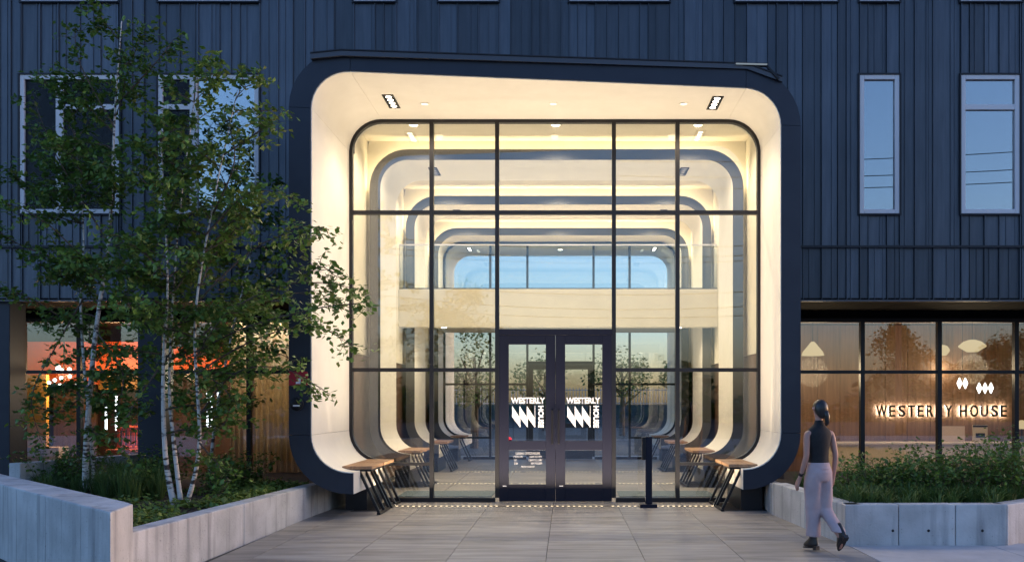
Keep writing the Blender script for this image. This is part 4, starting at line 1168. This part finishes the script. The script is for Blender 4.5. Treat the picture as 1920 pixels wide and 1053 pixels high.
# ------------------------------------------------------------------ beyond and behind
def far_tree(x,y,h,r,label,grp,seed,trunk=True,n=1400,ls=.28,base=.35):
    random.seed(seed); t=thing('tree',label,'tree',(x,y,0),grp)
    tr=MB(); tr.tube([(0,0,0),(.05,0,h*.4),(0,.05,h*.75)],[.16,.11,.05],8)
    for k in range(6):
        a=k*1.05; tr.tube([(0,0,h*(.3+.05*k)),(math.cos(a)*r*.6,math.sin(a)*r*.6,h*(.5+.06*k))],[.05,.02],5)
    tr.build('trunk',M['twig'],t); c=MB(); cl=[]
    for k in range(16):
        a=random.uniform(0,6.28); q=random.uniform(.1,.85); zz=h*(base+(1-base)*random.uniform(.1,.92)); k2=math.sin(math.pi*min(.97,max(.12,(zz/h-base)/(1-base))))
        cl.append((Vector((math.cos(a)*r*q*k2,math.sin(a)*r*q*k2,zz)),r*random.uniform(.25,.45)))
    for i in range(n):
        c0,cr=random.choice(cl); v=Vector((random.gauss(0,1),random.gauss(0,1),random.gauss(0,.8))).normalized()*cr*random.uniform(.4,1.05)
        leaf_faces(c,c0+v,random.uniform(.7,1.3)*ls,random.choice((0,0,1,1,2)))
    o=c.build('crown',[M['leaf1'],M['leaf2'],M['leaf3']],t); o['kind']='stuff'; return t
# back court seen through the lobby
g=MB(); g.box(-60,60,13.7,44,-.034,-.01); tag(g.build('rear_court', M['asphalt']), kind='structure')
g=MB(); g.box(-30,30,44,45,0,1.5); tag(g.build('retaining_wall', M['tealwall']),'dark blue retaining wall far behind the lobby','wall')
t=thing('picket_fence','pale picket fence on the retaining wall far behind the lobby','fence',(0,44.4,1.5))
m=MB(); m.box(-22,22,-.03,.03,.05,.1); m.box(-22,22,-.03,.03,.92,.97); m.build('rail',M['winframe'],t)
pk=MB(); pk.box(-.02,.02,-.02,.02,0,1.1); pk=pk.mesh('picket',M['winframe'])
for i in range(110):
    o=bpy.data.objects.new('picket',pk); COL.objects.link(o); o.parent=t; o.location=(-11+.2*i,-.06,0)
far_tree(-3.3,17.5,4.3,1.3,'dark small tree behind the lobby left of the doors','trees behind the lobby',101,n=1500,ls=.13)
far_tree(2.7,30,4.6,1.8,'airy tree behind the lobby right of the doors','trees behind the lobby',102,n=1400,ls=.16)
far_tree(-1.3,38,4.4,2.2,'rounded tree far behind the doors before the fence','trees behind the lobby',103,n=1200,ls=.2)
far_tree(7,40,4.2,2.4,'bushy tree at the right end of the far fence','trees behind the lobby',104,n=1200,ls=.2)
# street side, behind the camera: what the glass mirrors
g=MB(); g.box(-120,120,-46,-26.01,-.034,-.012); tag(g.build('road', M['asphalt']), kind='structure')
tr_=[(-5.5,-34,8.2,2.6,'street tree across the road mirrored over the doors'),(18,-30,6.0,2.2,'street tree across the road mirrored in the right shop window'),(26,-34,6.2,2.4,'street tree across the road far to the right'),(-15,-33,7.5,3,'street tree across the road mirrored at left'),(-23,-36,8,3,'street tree across the road far to the left')]
for i,(x_,y_,h_,r_,lb) in enumerate(tr_): far_tree(x_,y_,h_,r_,lb,'street trees across the road',120+i,n=3000,ls=.21)
hd=MB(); random.seed(9)
for i in range(7000):
    x_=random.uniform(-70,70); top=3.2+1.6*math.sin(x_*.23)+1.0*math.sin(x_*.71+1); leaf_faces(hd,Vector((x_,-62+random.uniform(-2,2),random.uniform(0,max(1.5,top)))),random.uniform(.7,1.4),0)
tag(hd.build('woodland',[M['leaf1']]),'distant dark line of woodland across the road','woodland',None,'stuff')
pts_=[(-30,-29),(-11,-28.5),(17,-28),(40,-28)]
for i,(x_,y_) in enumerate(pts_):
    t=thing('utility_pole',['utility pole across the road far left','utility pole across the road opposite the doors','utility pole across the road opposite the right window','utility pole across the road far right'][i],'utility pole',(x_,y_,0),'utility poles across the road')
    m=MB(); m.tube([(0,0,0),(0,0,13.2)],[.17,.11],10); m.build('shaft',M['twig'],t)
    m=MB(); m.box(-.06,.06,-1.1,1.1,8.9,9.02); m.build('crossarm',M['twig'],t)
for j,(dy,z_,sag) in enumerate(((-1.0,9.05,.7),(0,9.7,.8),(1.0,9.05,.75),(.1,7.6,.9),(.1,7.0,1.0),(.1,6.4,.8))):
    m=MB()
    for (a,b_) in zip(pts_[:-1],pts_[1:]):
        P=[]
        for k in range(13):
            f=k/12; P.append((a[0]+(b_[0]-a[0])*f, a[1]+(b_[1]-a[1])*f+dy, z_-sag*4*f*(1-f)))
        m.tube(P,.022,5)
    tag(m.build('power_line',M['frame']),['front top power line across the road','highest power line across the road','rear top power line across the road','upper cable below the crossarms across the road','middle cable below the crossarms across the road','lowest cable across the road'][j],'cable','overhead lines across the road')

for j,(za,zb2,ya) in enumerate(((13.0,12.6,-22),(12.3,11.9,-22.4),(11.8,11.3,-22.2))):
    P=[Vector((2+26*k/16,-28+(ya+28)*k/16,za+(zb2-za)*k/16-.9*4*(k/16)*(1-k/16)*.5)) for k in range(17)]
    m=MB(); m.tube(P,.02,5); tag(m.build('power_line',M['frame']),['upper','middle','lower'][j]+' service cable slanting over the road, mirrored in the right upper windows','cable','overhead lines across the road')
# ------------------------------------------------------------------ the walking woman
def loft(mb, secs, n=16, caps=True, mi=0):
    "secs: (center, rx, ry, tilt about x)"
    vs=[]
    for c,rx,ry in secs:
        for j in range(n):
            a=2*math.pi*j/n; vs.append((c[0]+rx*math.cos(a),c[1]+ry*math.sin(a),c[2]))
    N=len(secs); fs=[(i*n+j,i*n+(j+1)%n,(i+1)*n+(j+1)%n,(i+1)*n+j) for i in range(N-1) for j in range(n)]
    if caps: fs+= [tuple(range(n-1,-1,-1)),tuple((N-1)*n+j for j in range(n))]
    mb.add(vs,fs,mi)
def skinned(name,mat,joints,bones,root,parent,sub=2):
    me=bpy.data.meshes.new(name); keys=list(joints); idx={k:i for i,k in enumerate(keys)}
    me.from_pydata([joints[k][0] for k in keys],[(idx[a],idx[b_]) for a,b_ in bones],[]); me.materials.append(mat)
    o=bpy.data.objects.new(name,me); COL.objects.link(o)
    bm=bmesh.new(); bm.from_mesh(me); ly=bm.verts.layers.skin.verify(); bm.verts.ensure_lookup_table()
    for k in keys:
        r=joints[k][1]; r=r if isinstance(r,tuple) else (r,r); bm.verts[idx[k]][ly].radius=r; bm.verts[idx[k]][ly].use_root=(k==root)
    bm.to_mesh(me); bm.free()
    s=o.modifiers.new('skin','SKIN'); s.use_smooth_shade=True; u=o.modifiers.new('sub','SUBSURF'); u.levels=sub; u.render_levels=sub
    if parent: o.parent=parent
    return o
pd=9.78; PX=(1535-VX)*pd/FPX; PY=pd-CAM_D
wm=thing('person','woman in black sleeveless top and pale pink trousers walking away past the planter','person',(PX,PY,0),rz=.32); wm.scale=(.94,.96,1.0)
# person space: +y is away from the camera (her front), x right
J={'pelvis':((0,0,.86),(.13,.095)),'waist':((.0,.0,1.02),(.105,.08)),'chest':((.0,.0,1.20),(.095,.07)),'neckb':((.005,.005,1.345),(.055,.05)),
   'neck':((.012,.01,1.41),(.042,.042)),'skull0':((.018,.02,1.47),(.058,.065)),'skull1':((.02,.02,1.535),(.070,.083)),'skull2':((.02,.015,1.60),(.048,.055))}
bones=[('pelvis','waist'),('waist','chest'),('chest','neckb'),('neckb','neck'),('neck','skull0'),('skull0','skull1'),('skull1','skull2')]
def arm(s,sh,el,wr,hd_):
    k='r' if s>0 else 'l'
    J[k+'sh']=(sh,(.046,.046)); J[k+'el']=(el,(.034,.034)); J[k+'fm']=(tuple(Vector(el).lerp(Vector(wr),.35)),(.033,.033)); J[k+'wr']=(wr,(.021,.024)); J[k+'pm']=(hd_,(.020,.034))
    bones.extend([('chest',k+'sh'),(k+'sh',k+'el'),(k+'el',k+'fm'),(k+'fm',k+'wr'),(k+'wr',k+'pm')])
    v=(Vector(hd_)-Vector(wr)).normalized()
    for i,off in enumerate((-.027,-.009,.009,.025)):
        L=(.062,.072,.068,.052)[i]; b0=Vector(hd_)+v*.028+Vector((0,off,0)); b1=b0+v*L*.5+Vector((-s*.008,.002,0)); b2=b1+v*L*.45+Vector((-s*.018,.004,0))
        for q,pp,rr in (('a',b0,.009),('b',b1,.0085),('c',b2,.0065)): J[f'{k}f{i}{q}']=(tuple(pp),(rr,rr))
        bones.extend([(k+'pm',f'{k}f{i}a'),(f'{k}f{i}a',f'{k}f{i}b'),(f'{k}f{i}b',f'{k}f{i}c')])
    tb=Vector(hd_)-v*.01+Vector((0,.036,0)); te=tb+v*.045+Vector((-s*.01,.018,0)); J[k+'ta']=(tuple(tb),(.011,.011)); J[k+'tb']=(tuple(te),(.008,.008))
    bones.extend([(k+'pm',k+'ta'),(k+'ta',k+'tb')])
arm(-1,(-.155,0,1.285),(-.175,-.02,1.03),(-.205,.05,.815),(-.222,.075,.74))
arm(1,(.165,0,1.285),(.205,-.03,1.03),(.20,.0,.82),(.195,.02,.745))
def leg(s,hip,kn,an,to):
    k='r' if s>0 else 'l'
    J[k+'hip']=(hip,(.085,.085)); J[k+'kn']=(kn,(.055,.055)); J[k+'cf']=(tuple(Vector(kn).lerp(Vector(an),.35)),(.052,.052)); J[k+'an']=(an,(.033,.033)); J[k+'to']=(to,(.03,.024))
    bones.extend([('pelvis',k+'hip'),(k+'hip',k+'kn'),(k+'kn',k+'cf'),(k+'cf',k+'an'),(k+'an',k+'to')])
LA=(-.055,.02,.10); RA=(.10,-.30,.17)
leg(-1,(-.075,0,.82),(-.06,.03,.46),LA,(-.075,.13,.05)); leg(1,(.075,0,.82),(.07,.02,.46),RA,(.115,-.22,.06))
body=skinned('body',M['skin'],J,bones,'pelvis',wm)
# face details (she looks away; modelled all the same)
m=MB(); m.tube([(.02,.098,1.545),(.02,.118,1.515),(.02,.108,1.505)],[.008,.014,.010],8); m.build('nose',M['skin'],wm,smooth=True)
m=MB(); m.tube([(-.01,.097,1.482),(.02,.104,1.482),(.05,.097,1.482)],[.004,.008,.004],6); m.build('mouth',pmat('lips',(.3,.1,.09),rough=.4),wm,smooth=True)
for sx2 in (-1,1):
    m=MB(); m.lathe([(.003,-.011),(.011,-.005),(.011,.005),(.003,.011)],(.02+sx2*.03,.088,1.545),10); m.build('eye',M['white'],wm,smooth=True)
    m=MB(); m.tube([(.02+sx2*.078,.0,1.515),(.02+sx2*.088,-.008,1.54),(.02+sx2*.078,-.004,1.56)],[.008,.014,.008],7); m.build('ear',M['skin'],wm,smooth=True)
# hair: cap, side volume and low ponytail
h=MB(); loft(h,[((.02,-.055,1.43),.02,.02),((.02,-.045,1.455),.055,.035),((.02,-.028,1.49),.077,.062),((.02,-.012,1.535),.087,.086),((.02,-.002,1.575),.084,.090),((.02,.0,1.61),.066,.074),((.02,.0,1.632),.038,.044),((.02,.0,1.64),.01,.012)],20)
ho=h.build('hair',M['hair'],wm,smooth=True); s=ho.modifiers.new('s','SUBSURF'); s.render_levels=1
h=MB(); loft(h,[((.052,-.07,1.355),.010,.008),((.055,-.082,1.375),.024,.020),((.055,-.086,1.40),.028,.024),((.05,-.088,1.46),.032,.03),((.042,-.075,1.51),.030,.03),((.04,-.06,1.53),.01,.01)],14); h.build('ponytail',M['hair'],wm,smooth=True)
# sleeveless high neck top
tp=MB(); loft(tp,[((0,.0,.93),.128,.098),((0,0,.96),.124,.095),((0,0,1.02),.114,.088),((0,0,1.10),.124,.098),((0,0,1.18),.142,.108),((0,0,1.25),.158,.108),((0,0,1.30),.150,.094),((.003,.003,1.335),.105,.075),((.006,.006,1.365),.062,.058),((.01,.008,1.395),.050,.050),((.012,.01,1.425),.048,.048)],28)
o=tp.build('top',M['blacktop'],wm,smooth=True); s=o.modifiers.new('s','SUBSURF'); s.render_levels=1
# wide trousers: waist block and two legs joined in one mesh through remesh
tr=MB()
loft(tr,[((0,0,.76),.150,.118),((0,-.005,.80),.158,.125),((0,-.008,.86),.156,.128),((0,0,.92),.138,.110),((0,0,.965),.127,.10)],24)
def tleg(mb,x0,pts):
    vs=[]; n=20; N=len(pts)
    for i,(c,rx,ry) in enumerate(pts):
        for j in range(n):
            a=2*math.pi*j/n; wv=1+.05*math.sin(a*3+i*1.3)+.03*math.sin(a*5-i*2.1); vs.append((c[0]+rx*wv*math.cos(a),c[1]+ry*wv*math.sin(a),c[2]))
    fs=[(i*n+j,i*n+(j+1)%n,(i+1)*n+(j+1)%n,(i+1)*n+j) for i in range(N-1) for j in range(n)]+[tuple(range(n-1,-1,-1)),tuple((N-1)*n+j for j in range(n))]
    mb.add(vs,fs)
tleg(tr,0,[((-.055,.02,.165),.082,.088),((-.056,.022,.25),.080,.086),((-.058,.028,.36),.080,.085),((-.06,.03,.46),.083,.088),((-.068,.02,.60),.090,.10),((-.074,.005,.72),.092,.11),((-.074,0,.82),.085,.11)])
tleg(tr,0,[((.098,-.25,.235),.078,.080),((.094,-.19,.29),.080,.082),((.084,-.08,.38),.080,.085),((.072,.0,.47),.083,.090),((.074,.0,.60),.090,.10),((.074,0,.72),.092,.11),((.074,0,.82),.085,.11)])
o=tr.build('trousers',M['pants'],wm,smooth=True); rm=o.modifiers.new('r','REMESH'); rm.mode='VOXEL'; rm.voxel_size=.011; rm.use_smooth_shade=True; sm=o.modifiers.new('s','SMOOTH'); sm.iterations=4
m=MB(); m.box(-.05,.05,-.128,-.122,.895,.899); m.build('seam',M['pants'],wm)
# boots with block heels
def boot(name,ax,toe_dir,pitch,loc):
    m=MB(); pts=[((0,-.075,.0)),]
    loft(m,[((0,.06,0.0),.040,.125),((0,.055,.03),.042,.122),((0,.035,.06),.039,.095),((0,0,.095),.036,.055),((0,-.01,.14),.037,.045),((0,-.01,.20),.042,.05)],18)
    me=m.mesh(name,M['boot']); o=link(name,me,wm,smooth=True,loc=loc); o.rotation_euler=(pitch,0,toe_dir); o.modifiers.new('s','SUBSURF').render_levels=1
    hl=MB(); hl.box(-.03,.03,-.06,-.005,-.035,.012); he=hl.build('heel',M['boot'],o,bevel=.005)
    sl=MB(); loft(sl,[((0,.06,-.012),.040,.122),((0,.06,.002),.041,.124)],18); sl.build('sole',M['frame'],o)
boot('boot',0,.12,R(-6),(-.055,.01,.052))
boot('boot',0,-.12,R(-48),(.10,-.33,.175))
m=MB(); m.tube([(-.208,.03,.845),(-.203,.045,.825)],.027,12); m.build('watch',M['boot'],wm)
